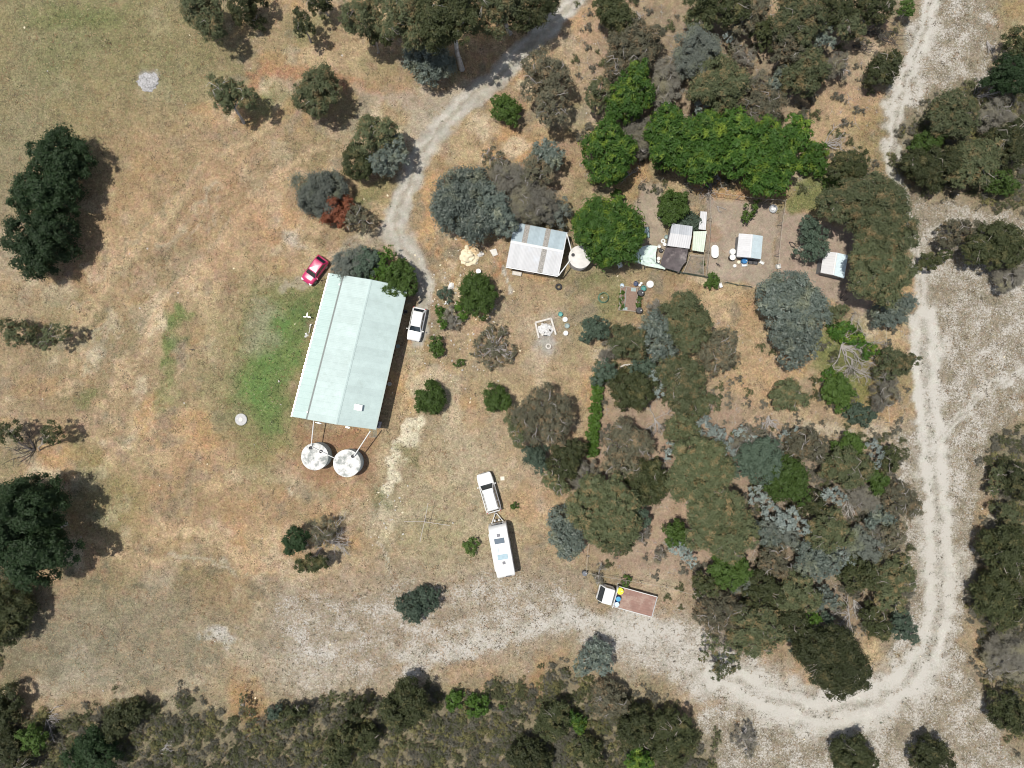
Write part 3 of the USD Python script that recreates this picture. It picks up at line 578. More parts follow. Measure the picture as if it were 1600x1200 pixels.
for u in (0.03, 0.97):
    f = np.array([sp_(u, .04, 0), sp_(u, .96, 0), sp_(u, .96, 2.26), sp_(u, VR, 2.98), sp_(u, .04, 2.2)])
    obj('gable_wall', trimesh.convex.convex_hull(np.vstack([f, f + [0.03, 0, 0]])), SHEDWALL, shed)
obj('gutter', sp_.slab(0, 1, -0.02, -0.004, 2.1, 2.19), STEEL, shed)
obj('door', cat_([sp_.slab(0.35, 0.55, 0.004, 0.018, 0.05, 2.0)]), paint('shed_door', (0.26, 0.27, 0.28), 0.5), shed)
q = W(807.5, 427, 0.4); t = thing('trough', 'small pale planter box with a green tuft at the foot of the corrugated shed', 'planter', (*q, 0), -10)
obj('tray', cat_([box(1.1, 0.05, 0.35, (0, y, .175)) for y in (-.2, .2)] + [box(0.05, 0.45, 0.35, (x, 0, .176)) for x in (-.53, .53)] + [box(1.0, .36, .25, (0, 0, .125))]), PALETIMBER, t)

# small poultry houses and shelters
def slope_roof(name, label, cat, corners, zs, n, mats, ribs=3, wall_h=None, wallmat=SHEDWALL, ridge=None, ridge_mats=None, inset=0.06):
    """corners TL TR BL BR in the plan; sheets run top-bottom; zs = (z top, z ridge, z bottom) or (z top, z bottom); ridge = v of the fold"""
    P = Plan(*[(x, y, z) for (x, y), z in zip(corners, (zs[0], zs[0], zs[-1], zs[-1]))])
    t = thing(name, label, cat, (*P.o, 0))
    runs = [(1.0, zs[0], 0.0, zs[-1], mats)] if ridge is None else [(1.0, zs[0], ridge, zs[1], mats), (0.0, zs[-1], ridge, zs[1], ridge_mats or mats)]
    for va, za, vb, zb, mm in runs:
        for k in range(n):
            u0, u1 = k / n, (k + 1.02) / n; l = 0.002 * (k % 2)
            obj('roof_sheet', ribbed(P(u0, va, za + l), P(u0, vb, zb + l), P(u1, va, za + l), P(u1, vb, zb + l), ribs, 0.012), mm[k % len(mm)], t, smooth=True)
    if wall_h is not None:
        a = inset
        for (u0, v0, u1, v1) in ((a, a, 1 - a, a), (1 - a, a, 1 - a, 1 - a), (1 - a, 1 - a, a, 1 - a), (a, 1 - a, a, a)):
            z = lambda v: (zs[0] * v + zs[-1] * (1 - v) if ridge is None else min(zs[0], zs[-1])) - 0.05
            obj('wall', quadmesh([P(u0, v0, wall_h), P(u1, v1, wall_h), P(u1, v1, z(v1)), P(u0, v0, z(v0))]), wallmat, t)
    else:
        for u in (0.05, 0.95):
            for v in (0.05, 0.95):
                p = P(u, v); z = zs[0] * v + zs[-1] * (1 - v)
                obj('post', box(0.08, 0.08, z - .03, (p[0], p[1], (z - .03) / 2)), TIMBER, t)
    return t, P
PALEZ = [paint(f'pale_zinc_{k}', np.array((0.37, 0.385, 0.41)) * f, 0.45, metal=0.1, var=0.08) for k, f in (('a', 1), ('b', 1.08), ('c', .93))]
WHITEZ = [paint(f'bright_zinc_{k}', np.array((0.43, 0.43, 0.44)) * f, 0.6, var=0.06) for k, f in (('a', 1), ('b', 1.04))]
PGREEN = [paint('faded_green_sheet', (0.44, 0.50, 0.42), 0.6, var=0.1, dirt=(0.4, 0.44, 0.36), dirt_amt=0.3)]
BLUEZ = [paint('blue_grey_sheet', (0.38, 0.45, 0.48), 0.5, var=0.1)]
t, P = slope_roof('hen_house', 'hen house with pale corrugated roof between the dark film run and the green shrub', 'hen house', ((1049.5, 349), (1082, 353.5), (1042.5, 384), (1077, 388.5)), (2.0, 2.25, 1.95), 5, PALEZ, 2, 0.0, ridge=0.55, ridge_mats=WHITEZ)
t, P = slope_roof('run_shelter', 'low pale green sheet roof standing right of the pale corrugated hen house', 'shelter', ((1083.5, 361.5), (1104, 361), (1081.5, 391), (1099.5, 394)), (1.5, 1.4), 3, PGREEN, 2)
t, P = slope_roof('nest_shelter', 'narrow whitish sheet roof along the middle fence of the poultry yard', 'shelter', ((1094.5, 330), (1104.5, 331), (1091.5, 358), (1102.5, 359.5)), (1.3, 1.2), 2, WHITEZ, 2)
# the second hen house has its ridge running away from the camera's top: sheets left and right
def side_roof(name, label, corners, zl, zr, zm, um, nl, left, right, wall=SHEDWALL, wall_h=0.0):
    P = Plan(*[(x, y, z) for (x, y), z in zip(corners, (zl, zr, zl, zr))]); t = thing(name, label, 'hen house', (*P.o, 0))
    for u0, z0, mm in ((0.0, zl, left), (1.0, zr, right)):
        for k in range(nl):
            a, b = k / nl, (k + 1.02) / nl; l = .002 * (k % 2)
            obj('roof_sheet', ribbed(P(u0, a, z0 + l), P(um, a, zm + l), P(u0, b, z0 + l), P(um, b, zm + l), 3, 0.012), mm[k % len(mm)], t, smooth=True)
    obj('ridge_cap', quadmesh([P(um - .03, 0, zm - .01), P(um, 0, zm + .04), P(um, 1, zm + .04), P(um - .03, 1, zm - .01)], [P(um, 0, zm + .04), P(um + .03, 0, zm - .01), P(um + .03, 1, zm - .01), P(um, 1, zm + .04)]), WHITE, t)
    obj('fascia', quadmesh([P(0, -.012, zl - .12), P(um, -.012, zm - .1), P(um, -.012, zm + .01), P(0, -.012, zl + .0)], [P(um, -.012, zm - .1), P(1, -.012, zr - .12), P(1, -.012, zr), P(um, -.012, zm + .01)]), WHITE, t)
    a = .06
    for (u0, v0, u1, v1) in ((a, a, 1 - a, a), (1 - a, a, 1 - a, 1 - a), (1 - a, 1 - a, a, 1 - a), (a, 1 - a, a, a)):
        z = lambda u: (zl if u < .5 else zr) - .06
        obj('wall', quadmesh([P(u0, v0, wall_h), P(u1, v1, wall_h), P(u1, v1, z(u1)), P(u0, v0, z(u0))]), wall, t)
    return t
side_roof('hen_house', 'hen house with white and grey roof slopes among barrels in the bare yard', ((1154.5, 365), (1192, 369), (1151, 401), (1189, 405)), 1.75, 1.75, 2.0, 0.53, 4, WHITEZ, BLUEZ)
side_roof('hen_house', 'white roofed hen house half hidden under the wide olive tree by the track', ((1287, 392.5), (1325, 399), (1282, 426), (1319, 435)), 1.8, 1.8, 2.1, 0.50, 3, WHITEZ, [paint('pale_blue_sheet', (0.52, 0.62, 0.66), 0.45)])

def cloth(name, label, cat, pts, mat, posts=True, sag=0.0, seg=None):
    """a sheet stretched over corner posts; pts (px, py, z)"""
    w = np.array([[*W(x, y, z), z] for x, y, z in pts]); o = np.array([*w[:, :2].mean(0), 0]); w = w - o
    t = thing(name, label, cat, o)
    c = w.mean(0); c[2] -= sag; n = len(w); R = 6; vs, fs = [], []
    for i in range(R + 1):
        s = i / R
        for k in range(n):
            p = c * (1 - s) + w[k] * s; p = p.copy(); vs.append(p)
    vs = np.array(vs)
    for i in range(R):
        for k in range(n):
            a, b = i * n + k, i * n + (k + 1) % n; fs += [(a, a + n, b + n), (a, b + n, b)]
    vs[:, 2] += 0.05 * meshkit.fbm(vs * 1.4, 3, 5)
    obj('sheet', (vs, np.array(fs)), mat, t, smooth=True)
    for p in w if posts else []:
        obj('post', tube([[p[0], p[1], 0], [p[0], p[1], p[2] - .02]], 0.035, 6), TIMBER, t)
    return t
cloth('shade_cloth', 'pale green shade cloth stretched over the run beside the big green tree', 'shade cloth', [(986, 402, 1.6), (1002, 386, 1.7), (1012, 383, 1.7), (1027.5, 384.5, 1.7), (1024.5, 396, 1.6), (1025, 411, 1.5), (1040, 417, 1.3), (1039, 421, 1.1), (1010, 415.5, 1.1), (988, 408, 1.2)], mesh_cloth('pale_green_shade', (0.55, 0.66, 0.61), 0.82), True, 0.12)
cloth('run_cover', 'dark brown plastic film over the run in front of the pale hen house', 'run cover', [(1040, 387, 1.7), (1058, 387, 1.75), (1075, 389.5, 1.7), (1072, 409, 1.6), (1067, 414, 1.5), (1061, 425, 1.4), (1040, 419, 1.4), (1032, 414, 1.45), (1034, 404, 1.55)], paint('brown_film', (0.075, 0.062, 0.062), 0.24, var=0.5, scale=1.4, dirt=(.22, .19, .18), dirt_amt=.25, bump=.6), True, 0.08)
# ---------------------------------------------------------------- vehicles
def heading(dx, dy): return math.degrees(math.atan2(-dy, dx))
def body_loft(L, secs):
    out = []
    for x, wlow, wbelt, z0, zt, crown in secs:
        h = [(0, z0), (wlow * .86, z0), (wlow, z0 + .10), (wbelt, z0 + .45 * (zt - z0) + .05), (wbelt * .985, zt - .10), (wbelt * .90, zt - .015), (wbelt * .5, zt + crown * .75), (0, zt + crown)]
        full = h + [(-a, b) for a, b in h[-2:0:-1]]
        out.append(np.array([(x, a, b) for a, b in full]))
    return loft(out)
def rrect(x0, x1, w0, w1, z, r, n=4):
    """rounded plan outline, wider at x0 (w0) than at x1 (w1)"""
    pts = []
    for cx, cy, a0 in ((x1 - r, w1 - r, 0), (x0 + r, w0 - r, 90), (x0 + r, -w0 + r, 180), (x1 - r, -w1 + r, 270)):
        for k in range(n + 1):
            a = math.radians(a0 + 90 * k / n); pts.append((cx + r * math.cos(a), cy + r * math.sin(a), z))
    return np.array(pts)
def lerp(a, b, t): return np.array(a) + (np.array(b) - np.array(a)) * t
TAIL = glassy('tail_lamp_red', (0.35, 0.02, 0.02)); LAMP = glassy('lamp_glass', (0.75, 0.76, 0.78))
def car(name, label, cat, px, py, hd, L, Wd, H, mat, belt, hood, x_cowl, x_ws_top, x_rw_top, x_rw_base, rails=False, rear_glass=True, group=None):
    q = W(px, py, H * .8); t = thing(name, label, cat, (*q, 0), hd, group); w = Wd / 2; f, r = L / 2, -L / 2
    secs = [(r, w * .74, w * .80, .45, belt * .86, .0), (r + .10, w * .90, w * .95, .32, belt * .97, .02), (r + .55, w * .97, w, .26, belt, .03), (0, w * .97, w, .24, belt, .03), (x_cowl, w * .97, w, .24, belt * .99, .03),
            (x_cowl + .45 * (f - x_cowl), w * .96, w * .985, .26, hood + .06, .05), (f - .22, w * .90, w * .93, .28, hood - .06, .04), (f - .05, w * .72, w * .74, .34, hood - .22, .02), (f, w * .6, w * .62, .42, hood - .32, .0)]
    obj('body', body_loft(L, secs), mat, t, smooth=38)
    b0 = rrect(x_rw_base, x_cowl + .05, w * .90, w * .88, belt - .02, .16); t0 = rrect(x_rw_top, x_ws_top, w * .72, w * .70, H - .05, .18); t1 = rrect(x_rw_top + .12, x_ws_top - .12, w * .62, w * .60, H, .14)
    obj('cabin', loft([b0, t0, t1]), mat, t, smooth=30)
    B = lambda x0, y: np.array([x0, y, belt]); e = 0.012
    def pane(nm, a, b, c, d, mat=GLASS):
        q4 = [np.array(p, float) for p in (a, b, c, d)]; n = np.cross(q4[1] - q4[0], q4[3] - q4[0]); n /= np.linalg.norm(n)
        n *= 1 if n[2] > 0 or abs(n[2]) < 1e-6 else -1
        ctr = np.mean(q4, 0)
        if np.dot(n[:2], ctr[:2]) < 0 and abs(n[2]) < .3: n = -n
        f8 = np.array([p + n * e for p in q4] + [p - n * .02 for p in q4])
        return obj(nm, trimesh.convex.convex_hull(f8), mat, t)
    zb, zt = belt + .03, H - .07
    def on(xb, xt, yb, yt, s): return lerp((xb, yb, belt - .02), (xt, yt, H - .05), s)
    wb, wt = w * .88, w * .70
    pane('windscreen', on(x_cowl + .05, x_ws_top, wb * .90, wt * .92, .08), on(x_cowl + .05, x_ws_top, wb * .90, wt * .92, .97), on(x_cowl + .05, x_ws_top, -wb * .90, -wt * .92, .97), on(x_cowl + .05, x_ws_top, -wb * .90, -wt * .92, .08))
    if rear_glass: pane('rear_window', on(x_rw_base, x_rw_top, wb * .85, wt * .9, .2), on(x_rw_base, x_rw_top, wb * .85, wt * .9, .92), on(x_rw_base, x_rw_top, -wb * .85, -wt * .9, .92), on(x_rw_base, x_rw_top, -wb * .85, -wt * .9, .2))
    for sgn in (1, -1):
        lo, hi = x_rw_base + .22, x_cowl - .12; lo2, hi2 = x_rw_top + .2, x_ws_top - .12; nwin = 3 if L > 4.4 else 2
        for k in range(nwin):
            a, b = k / nwin + .02, (k + 1) / nwin - .02
            pane('side_window', on(lo + (hi - lo) * a, lo2 + (hi2 - lo2) * a, sgn * w * .90, sgn * w * .72, .15), on(lo + (hi - lo) * a, lo2 + (hi2 - lo2) * a, sgn * w * .90, sgn * w * .72, .88), on(lo + (hi - lo) * b, lo2 + (hi2 - lo2) * b, sgn * w * .90, sgn * w * .72, .88), on(lo + (hi - lo) * b, lo2 + (hi2 - lo2) * b, sgn * w * .90, sgn * w * .72, .15))
        obj('headlight', box(.28, .34, .14, (f - .20, sgn * w * .68, hood - .13), sgn * -25, .05), LAMP, t)
        obj('tail_light', box(.12, .14, .3, (r + .10, sgn * w * .84, belt - .16), 0, .03), TAIL, t)
        obj('wing_mirror', box(.14, .20, .13, (x_cowl - .12, sgn * (w + .12), belt + .07), sgn * 12, .04), mat, t)
        if rails: obj('roof_rail', tube([(x_rw_top + .2, sgn * wt * .88, H - .03), (x_rw_top + .3, sgn * wt * .9, H + .04), (x_ws_top - .4, sgn * wt * .9, H + .04), (x_ws_top - .3, sgn * wt * .88, H - .03)], .02, 6), DARKMETAL, t)
        for ax in (f - .19 * L, r + .2 * L):
            ty = cyl(.31, .2, (0, 0, -.1), 20); ty.apply_transform(trimesh.transformations.rotation_matrix(math.pi / 2, (1, 0, 0))); ty.apply_translation((ax, sgn * (w - .11), .31))
            wh = obj('wheel', ty, RUBBER, t, smooth=40)
            rm = cyl(.2, .03, (0, 0, 0), 16); rm.apply_transform(trimesh.transformations.rotation_matrix(-sgn * math.pi / 2, (1, 0, 0))); rm.apply_translation((ax, sgn * (w - .008), .31)); obj('rim', rm, STEEL, wh)
    obj('number_plate', box(.02, .36, .1, (f - .0, 0, hood - .38)), WHITE, t)
    obj('grille', box(.06, .8, .14, (f - .03, 0, hood - .27), 0, .02), DARKMETAL, t)
    obj('wiper', cat_([bar((x_cowl - .02, y, belt + .05), (x_cowl - .22, y + .42, belt + .16), .012, 5) for y in (-.5, .05)]), RUBBER, t)
    obj('aerial', bar((x_rw_top + .3, 0, H), (x_rw_top + .1, 0, H + .25), .008, 5), RUBBER, t)
    return t
RED = paint('cerise_paint', (0.40, 0.018, 0.095), 0.28, var=0.05, coat=0.8)
car('parked_car', 'small cerise red hatchback parked on the grass at the top corner of the house', 'car', 490, 421.5, heading(-27, 36.5), 3.65, 1.66, 1.5, RED, .93, .9, .75, .25, -1.25, -1.7)
car('parked_car', 'white hatchback parked on the gravel between the house wall and the garden', 'car', 650, 506, heading(-9, 43), 4.05, 1.72, 1.5, WHITE, .93, .92, .85, .3, -1.45, -1.88)
suv = car('tow_vehicle', 'white four wheel drive wagon hitched in front of the caravan', 'car', 763.5, 771, heading(-17, -60), 4.85, 1.9, 1.85, WHITE, 1.12, 1.1, 1.05, .55, -2.0, -2.28, rails=True)

# caravan: drawn with its own drawbar towards the wagon
cq = W(784, 861.5, 2.5); CH = heading(-14.5, -80)
cv = thing('caravan', 'white caravan with roof hatches and solar panels, parked behind the white wagon', 'caravan', (*cq, 0), CH)
def csec(x, w, z0, z1, r=.12):
    pts = []
    for cy, cz, a0 in ((w - r, z1 - r, 0), (-w + r, z1 - r, 90), (-w + .05, z0 + .05, 180), (w - .05, z0 + .05, 270)):
        rr = r if cz > 1 else .05
        for k in range(4): a = math.radians(a0 + 90 * k / 3); pts.append((x, cy + rr * math.cos(a), cz + rr * math.sin(a)))
    return np.array(pts)
CL = 6.15; cw = 1.08
obj('body', loft([csec(-CL / 2, cw * .96, .55, 2.25), csec(-CL / 2 + .25, cw, .42, 2.58), csec(-CL / 2 + .7, cw, .4, 2.66), csec(CL / 2 - .7, cw, .4, 2.66), csec(CL / 2 - .28, cw, .4, 2.55), csec(CL / 2 - .05, cw * .97, .5, 1.95), csec(CL / 2, cw * .95, .6, 1.5)]), WHITE, cv, smooth=35)
def cat_box(nm, x, y, sx, sy, z, sz, mat): return obj(nm, box(sx, sy, sz, (x, y, z + sz / 2), 0, .02), mat, cv)
SOLAR = glassy('solar_glass', (0.10, 0.13, 0.16), .15); HATCH = paint('hatch_grey', (0.12, 0.12, 0.14), .4); PALEHATCH = paint('hatch_pale', (0.44, 0.50, 0.53), .35)
cat_box('roof_hatch', 1.95, .05, .36, .36, 2.655, .09, HATCH); cat_box('solar_panel', 1.28, .05, .62, 1.18, 2.675, .035, SOLAR)
cat_box('skylight', .28, .52, .78, .44, 2.655, .06, PALEHATCH); cat_box('solar_panel', -.62, .0, .62, 1.2, 2.675, .035, paint('solar_pale', (0.30, 0.40, 0.45), .2)); cat_box('roof_hatch', -1.32, -.02, .34, .34, 2.655, .09, HATCH)
cat_box('roof_vent', -2.95, -.28, .26, .66, 2.28, .14, DARKMETAL)
for sgn in (1, -1):
    for x0 in (1.6, -.2, -2.0): obj('side_window', box(.95, .02, .5, (x0, sgn * (cw + .004), 1.75), 0, .006), GLASS, cv)
    for x0 in (.4, -.45):
        ty = cyl(.33, .2, (0, 0, -.1), 18); ty.apply_transform(trimesh.transformations.rotation_matrix(math.pi / 2, (1, 0, 0))); ty.apply_translation((x0, sgn * (cw - .13), .33)); wh = obj('wheel', ty, RUBBER, cv, smooth=40)
        rm = cyl(.2, .02, (0, 0, 0), 14); rm.apply_transform(trimesh.transformations.rotation_matrix(-sgn * math.pi / 2, (1, 0, 0))); rm.apply_translation((x0, sgn * (cw - .028), .33)); obj('rim', rm, STEEL, wh)
    obj('tail_light', box(.03, .12, .3, (-CL / 2 - .005, sgn * .85, 1.0)), TAIL, cv)
obj('awning', tube([(2.2, cw + .06, 2.42), (-2.2, cw + .06, 2.42)], .06, 8), WHITEPLASTIC, cv, smooth=40)
obj('door', box(.62, .02, 1.75, (.75, -cw - .006, 1.35)), paint('door_offwhite', (.62, .62, .62), .4), cv)
obj('front_window', box(.05, 1.4, .5, (CL / 2 - .02, 0, 1.65), 0, .01), GLASS, cv)
db = obj('drawbar', cat_([bar((CL / 2 - .1, .75, .5), (CL / 2 + 1.15, .03, .5), .05), bar((CL / 2 - .1, -.75, .5), (CL / 2 + 1.15, -.03, .5), .05)]), STEEL, cv)
obj('coupling', box(.35, .12, .12, (CL / 2 + 1.25, 0, .52), 0, .03), DARKMETAL, db)
for y in (.26, -.26): obj('gas_bottle', lathe([(.001, .5), (.15, .52), (.155, .9), (.1, 1.0), (.05, 1.05), (.001, 1.06)], 14, (CL / 2 + .28, y, 0)), WHITE, cv, smooth=40)
obj('jockey_wheel', cat_([bar((CL / 2 + .9, .14, .12), (CL / 2 + .9, .14, .85), .03), cyl(.11, .06, (CL / 2 + .9, .14, .0), 12)]), DARKMETAL, cv)

# tray truck
tq = W(979, 936.5, 1.0); TH = heading(-62, -17)
tk = thing('tray_truck', 'white flat tray truck with a rust brown deck parked beside the wire fence', 'truck', (*tq, 0), TH)
cx0, cx1 = 1.78, 3.45
def tsec(x, w, z0, z1, r=.12): return csec(x, w, z0, z1, r)
obj('cab', loft([csec(cx0, .92, .55, 2.0), csec(cx0 + .1, .95, .5, 2.08), csec(cx1 - .62, .95, .5, 2.08), csec(cx1 - .5, .95, .5, 2.02), csec(cx1 - .02, .93, .5, 1.24), csec(cx1 + .06, .88, .55, 1.1)]), WHITE, tk, smooth=32)
def hull8(p): return trimesh.convex.convex_hull(np.array(p))
obj('windscreen', hull8([(cx1 - .49, y, 2.0) for y in (-.82, .82)] + [(cx1 - .02, y, 1.28) for y in (-.86, .86)] + [(cx1 - .46, y, 2.01) for y in (-.82, .82)] + [(cx1 + .012, y, 1.29) for y in (-.86, .86)]), GLASS, tk)
for sgn in (1, -1):
    obj('side_window', box(.75, .02, .45, (cx0 + .72, sgn * .955, 1.62), 0, .006), GLASS, tk)
    obj('wing_mirror', box(.1, .16, .3, (cx1 - .25, sgn * 1.12, 1.5), 0, .03), DARKMETAL, tk)
    obj('headlight', box(.06, .28, .16, (cx1 + .05, sgn * .62, .8), 0, .02), LAMP, tk)
    for x0, wd in ((cx1 - .55, .22), (-1.7, .36)):
        ty = cyl(.38, wd, (0, 0, -wd / 2), 18); ty.apply_transform(trimesh.transformations.rotation_matrix(math.pi / 2, (1, 0, 0))); ty.apply_translation((x0, sgn * .78, .38)); wh = obj('wheel', ty, RUBBER, tk, smooth=40)
        rm = cyl(.22, .02, (0, 0, 0), 14); rm.apply_transform(trimesh.transformations.rotation_matrix(-sgn * math.pi / 2, (1, 0, 0))); rm.apply_translation((x0, sgn * (.78 + wd / 2 + .002), .38)); obj('rim', rm, STEEL, wh)
obj('chassis', cat_([box(6.2, .1, .2, (-.1, y, .62)) for y in (-.4, .4)] + [box(.5, .9, .35, (1.5, 0, .8))]), DARKMETAL, tk)
RUST = paint('rust_deck', (0.215, 0.125, 0.10), .8, var=.16, scale=1.5, dirt=(.33, .25, .20), dirt_amt=.45)
tx0, tx1, tw = -3.4, 1.42, 1.2
nb = 8
for k in range(nb):
    y0, y1 = -tw + 2 * tw * k / nb, -tw + 2 * tw * (k + 1) / nb
    obj('deck_board', box(tx1 - tx0, y1 - y0 - .008, .06, ((tx0 + tx1) / 2, (y0 + y1) / 2, .92 + .002 * (k % 2))), RUST, tk)
for sgn in (1, -1): obj('side_rail', box(tx1 - tx0 + .06, .07, .22, ((tx0 + tx1) / 2, sgn * (tw + .04), .93), 0, .015), WHITE, tk)
obj('headboard', cat_([box(.08, 2 * tw + .12, .9, (tx1 + .06, 0, 1.3), 0, .02)]), WHITE, tk)
obj('tail_rail', box(.08, 2 * tw + .1, .2, (tx0 - .045, 0, .93)), STEEL, tk)
def local(o, ang, x, y): a = math.radians(ang); return np.array([o[0] + x * math.cos(a) - y * math.sin(a), o[1] + x * math.sin(a) + y * math.cos(a)])
def drum(name, label, cat, xy, r, h, mat, z=0.0, lidmat=None, group=None, open_=False, handle=True):
    t = thing(name, label, cat, (xy[0], xy[1], z), 0, group)
    if open_:
        obj('shell', lathe([(.001, 0.02), (r * .8, 0), (r, h), (r * .93, h), (r * .76, h * .35), (.001, h * .34)], 18), mat, t, smooth=35)
    else:
        obj('shell', lathe([(.001, 0), (r * .96, 0), (r, .03), (r, h * .33), (r * 1.03, h * .36), (r, h * .39), (r, h * .66), (r * 1.03, h * .69), (r, h * .72), (r, h * .97), (r * .97, h)], 20), mat, t, smooth=35)
    if not open_: obj('lid', lathe([(r * .97, h), (r * .9, h + .0), (r * .88, h - .02), (.001, h - .015)], 20), lidmat or mat, t)
    if handle and not open_: obj('bung', cyl(r * .17, .04, (r * .5, 0, h - .02), 10), lidmat or WHITEPLASTIC, t)
    elif handle: obj('handle', tube([(r * math.cos(a), r * .99 * math.sin(a) * .4, h + r * .3 * math.sin(a)) for a in np.linspace(0, math.pi, 7)], .01, 5), STEEL, t)
    return t
BLUE = paint('blue_plastic', (0.015, 0.05, 0.22), .4); YEL = paint('yellow_plastic', (0.75, 0.72, 0.03), .45); SKYBLUE = paint('sky_blue_plastic', (0.05, .25, .42), .4); LBLUE = paint('pale_blue', (.45, .55, .62), .4); TEAL = paint('teal_plastic', (0.04, .2, .18), .45)
BLACKP = paint('black_plastic', (.02, .02, .024), .4); GREYG = paint('grey_green_plastic', (.22, .28, .27), .5)
drum('tub', 'round yellow tub at the front corner of the truck tray', 'tub', local(tq, TH, tx1 - .36, -.82), .38, .5, YEL, .955, None, None)
drum('drum', 'blue drum with a pale blue lid, next to the yellow tub on the truck', 'drum', local(tq, TH, tx1 - .32, .06), .3, .75, BLUE, .955, SKYBLUE)
drum('drum', 'blue drum with a whitish lid, furthest from the yellow tub on the truck', 'drum', local(tq, TH, tx1 - .32, .72), .3, .72, BLUE, .955, LBLUE)

# ---------------------------------------------------------------- yard clutter
def at(px, py, h=0.): return W(px, py, h)
drum('drum', 'white drum lid lying alone right of the framed garden bed', 'drum', at(1016, 444, .4), .42, .45, WHITEPLASTIC)
drum('drum', 'black drum at the lower right corner of the framed garden bed', 'drum', at(999, 485, .7), .38, .8, BLACKP)
drum('drum', 'black drum at the upper right corner of the framed garden bed', 'drum', at(1001.5, 457.5, .7), .38, .8, BLACKP)
drum('bucket', 'teal tub wedged behind the black drum at the top of the garden bed', 'bucket', at(1005.5, 450.5, .4), .34, .45, TEAL, open_=True)
drum('bucket', 'pale blue bucket at the upper left corner of the garden bed', 'bucket', at(972, 446, .4), .26, .4, LBLUE, open_=True)
drum('bucket', 'dark blue bucket on the top edge of the garden bed', 'bucket', at(993.5, 443, .4), .3, .4, paint('navy_plastic', (.02, .035, .09), .5), open_=True)
for k, (x, y) in enumerate([(999.5, 445.5), (1002, 442.5)]):
    drum('bottle', ['white plastic jug right of the dark blue bucket by the garden bed', 'white plastic jug furthest up in the cluster by the garden bed'][k], 'jug', at(x, y, .3), .15, .35, WHITEPLASTIC)
drum('bucket', 'teal green bucket, uppermost of the four tubs beside the ash pit', 'bucket', at(875.5, 491, .3), .28, .38, paint('sea_green', (.05, .26, .24), .45), open_=True)
drum('bucket', 'white square tub just below the teal bucket beside the ash pit', 'bucket', at(883, 499, .3), .3, .4, WHITEPLASTIC)
drum('bucket', 'grey green tub between the two white tubs beside the ash pit', 'bucket', at(886, 509, .3), .31, .35, GREYG, open_=True)
drum('bucket', 'white tub lowest of the four tubs beside the ash pit', 'bucket', at(884, 520.5, .3), .29, .42, WHITEPLASTIC)
def tyre(name, label, xy, R=.33, r=.11, mat=RUBBER, z=None, cat='tyre'):
    a = np.linspace(0, 2 * np.pi, 13)
    m = lathe([(R + r * math.cos(b), r + r * math.sin(b)) for b in a], 22)
    t = obj(name, m, mat, None, smooth=50); UsdGeom.Xformable(t).AddTranslateOp().Set(Gf.Vec3d(*map(float, xy), z or 0.0)); return tag(t, label, cat)
tyre('tyre', 'black tyre lying on dry grass below the shed corner', at(873, 448, .2), .3, .12)
tyre('ring', 'small pale cement ring below the ash pit frame', at(857, 541, .1), .26, .09, PALETIMBER, cat='ring')
tyre('tyre', 'white painted tyre at the left wall of the pale hen house', at(1036.5, 376.5, .2), .2, .1, WHITEPLASTIC)
# white oval tub in the yard
q = at(1117, 393, .5); t = thing('bathtub', 'white oval tub standing alone on bare soil of the poultry yard', 'tub', (*q, 0), 92)
ov = lambda s, z: np.array([(s * (.33 if c > 0 else -.33) + s * .42 * c, s * .42 * sn, z) for c, sn in [(math.cos(a), math.sin(a)) for a in np.linspace(0.01, 2 * np.pi + .01, 28, endpoint=False)]])
obj('shell', loft([ov(.8, 0), ov(.95, .12), ov(1.0, .45), ov(.97, .55)]), WHITEPLASTIC, t, smooth=40); obj('rim', loft([ov(1.04, .52), ov(1.04, .57), ov(.9, .575)]), WHITEPLASTIC, t, smooth=30)
q = at(1208.3, 326, .4); t = thing('wash_tub', 'round galvanised tub with rings at the top fence corner of the yard', 'tub', (*q, 0))
obj('shell', lathe([(.001, .02), (.4, 0), (.47, .4), (.49, .42), (.45, .42), (.38, .12), (.28, .1), (.001, .1)], 26), STEEL, t, smooth=35); obj('float', lathe([(.001, .3), (.17, .28), (.2, .2), (.001, .12)], 16), WHITEPLASTIC, t, smooth=40)
q = at(1010, 363, .4); t = thing('water_trough', 'grey green trough peeping out right of the big green tree', 'trough', (*q, 0), 95)
obj('shell', cat_([box(1.3, .75, .45, (0, 0, .225), 0, .1)]), GREYG, t); obj('water', box(1.1, .55, .012, (0, 0, .455)), glassy('trough_water', (.20, .28, .28), .1), t)
# things round the second hen house
drum('drum', 'white drum at the left wall of the hen house in the bare yard', 'drum', at(1145, 393, .5), .36, .55, WHITEPLASTIC)
drum('drum', 'black drum with white lid below the white drum by the hen house', 'drum', at(1144.5, 402, .6), .37, .7, BLACKP, lidmat=WHITEPLASTIC)
drum('drum', 'bright blue drum at the front wall of the hen house in the bare yard', 'drum', at(1163.5, 407.5, .6), .33, .7, paint('bright_blue', (.02, .14, .34), .4))
drum('bucket', 'cream bucket between the black and the blue drum', 'bucket', at(1154.5, 409.5, .3), .2, .3, paint('cream_plastic', (.6, .56, .42), .5))
drum('bucket', 'white round feeder alone on soil in front of the hen house', 'feeder', at(1148.5, 415, .3), .2, .25, WHITEPLASTIC)
def crate(label, xy, rz, s=(.5, .35, .28), mat=WHITEPLASTIC, name='crate'):
    t = thing(name, label, 'crate', (*xy, 0), rz); a, b, c = s
    for sx, sy, cx_, cy_ in ((a, .025, 0, b / 2), (a, .025, 0, -b / 2), (.025, b - .03, a / 2, 0), (.025, b - .03, -a / 2, 0)): obj('side', box(sx, sy, c, (cx_, cy_, c / 2)), mat, t)
    obj('base', box(a - .03, b - .03, .03, (0, 0, .04)), mat, t); return t
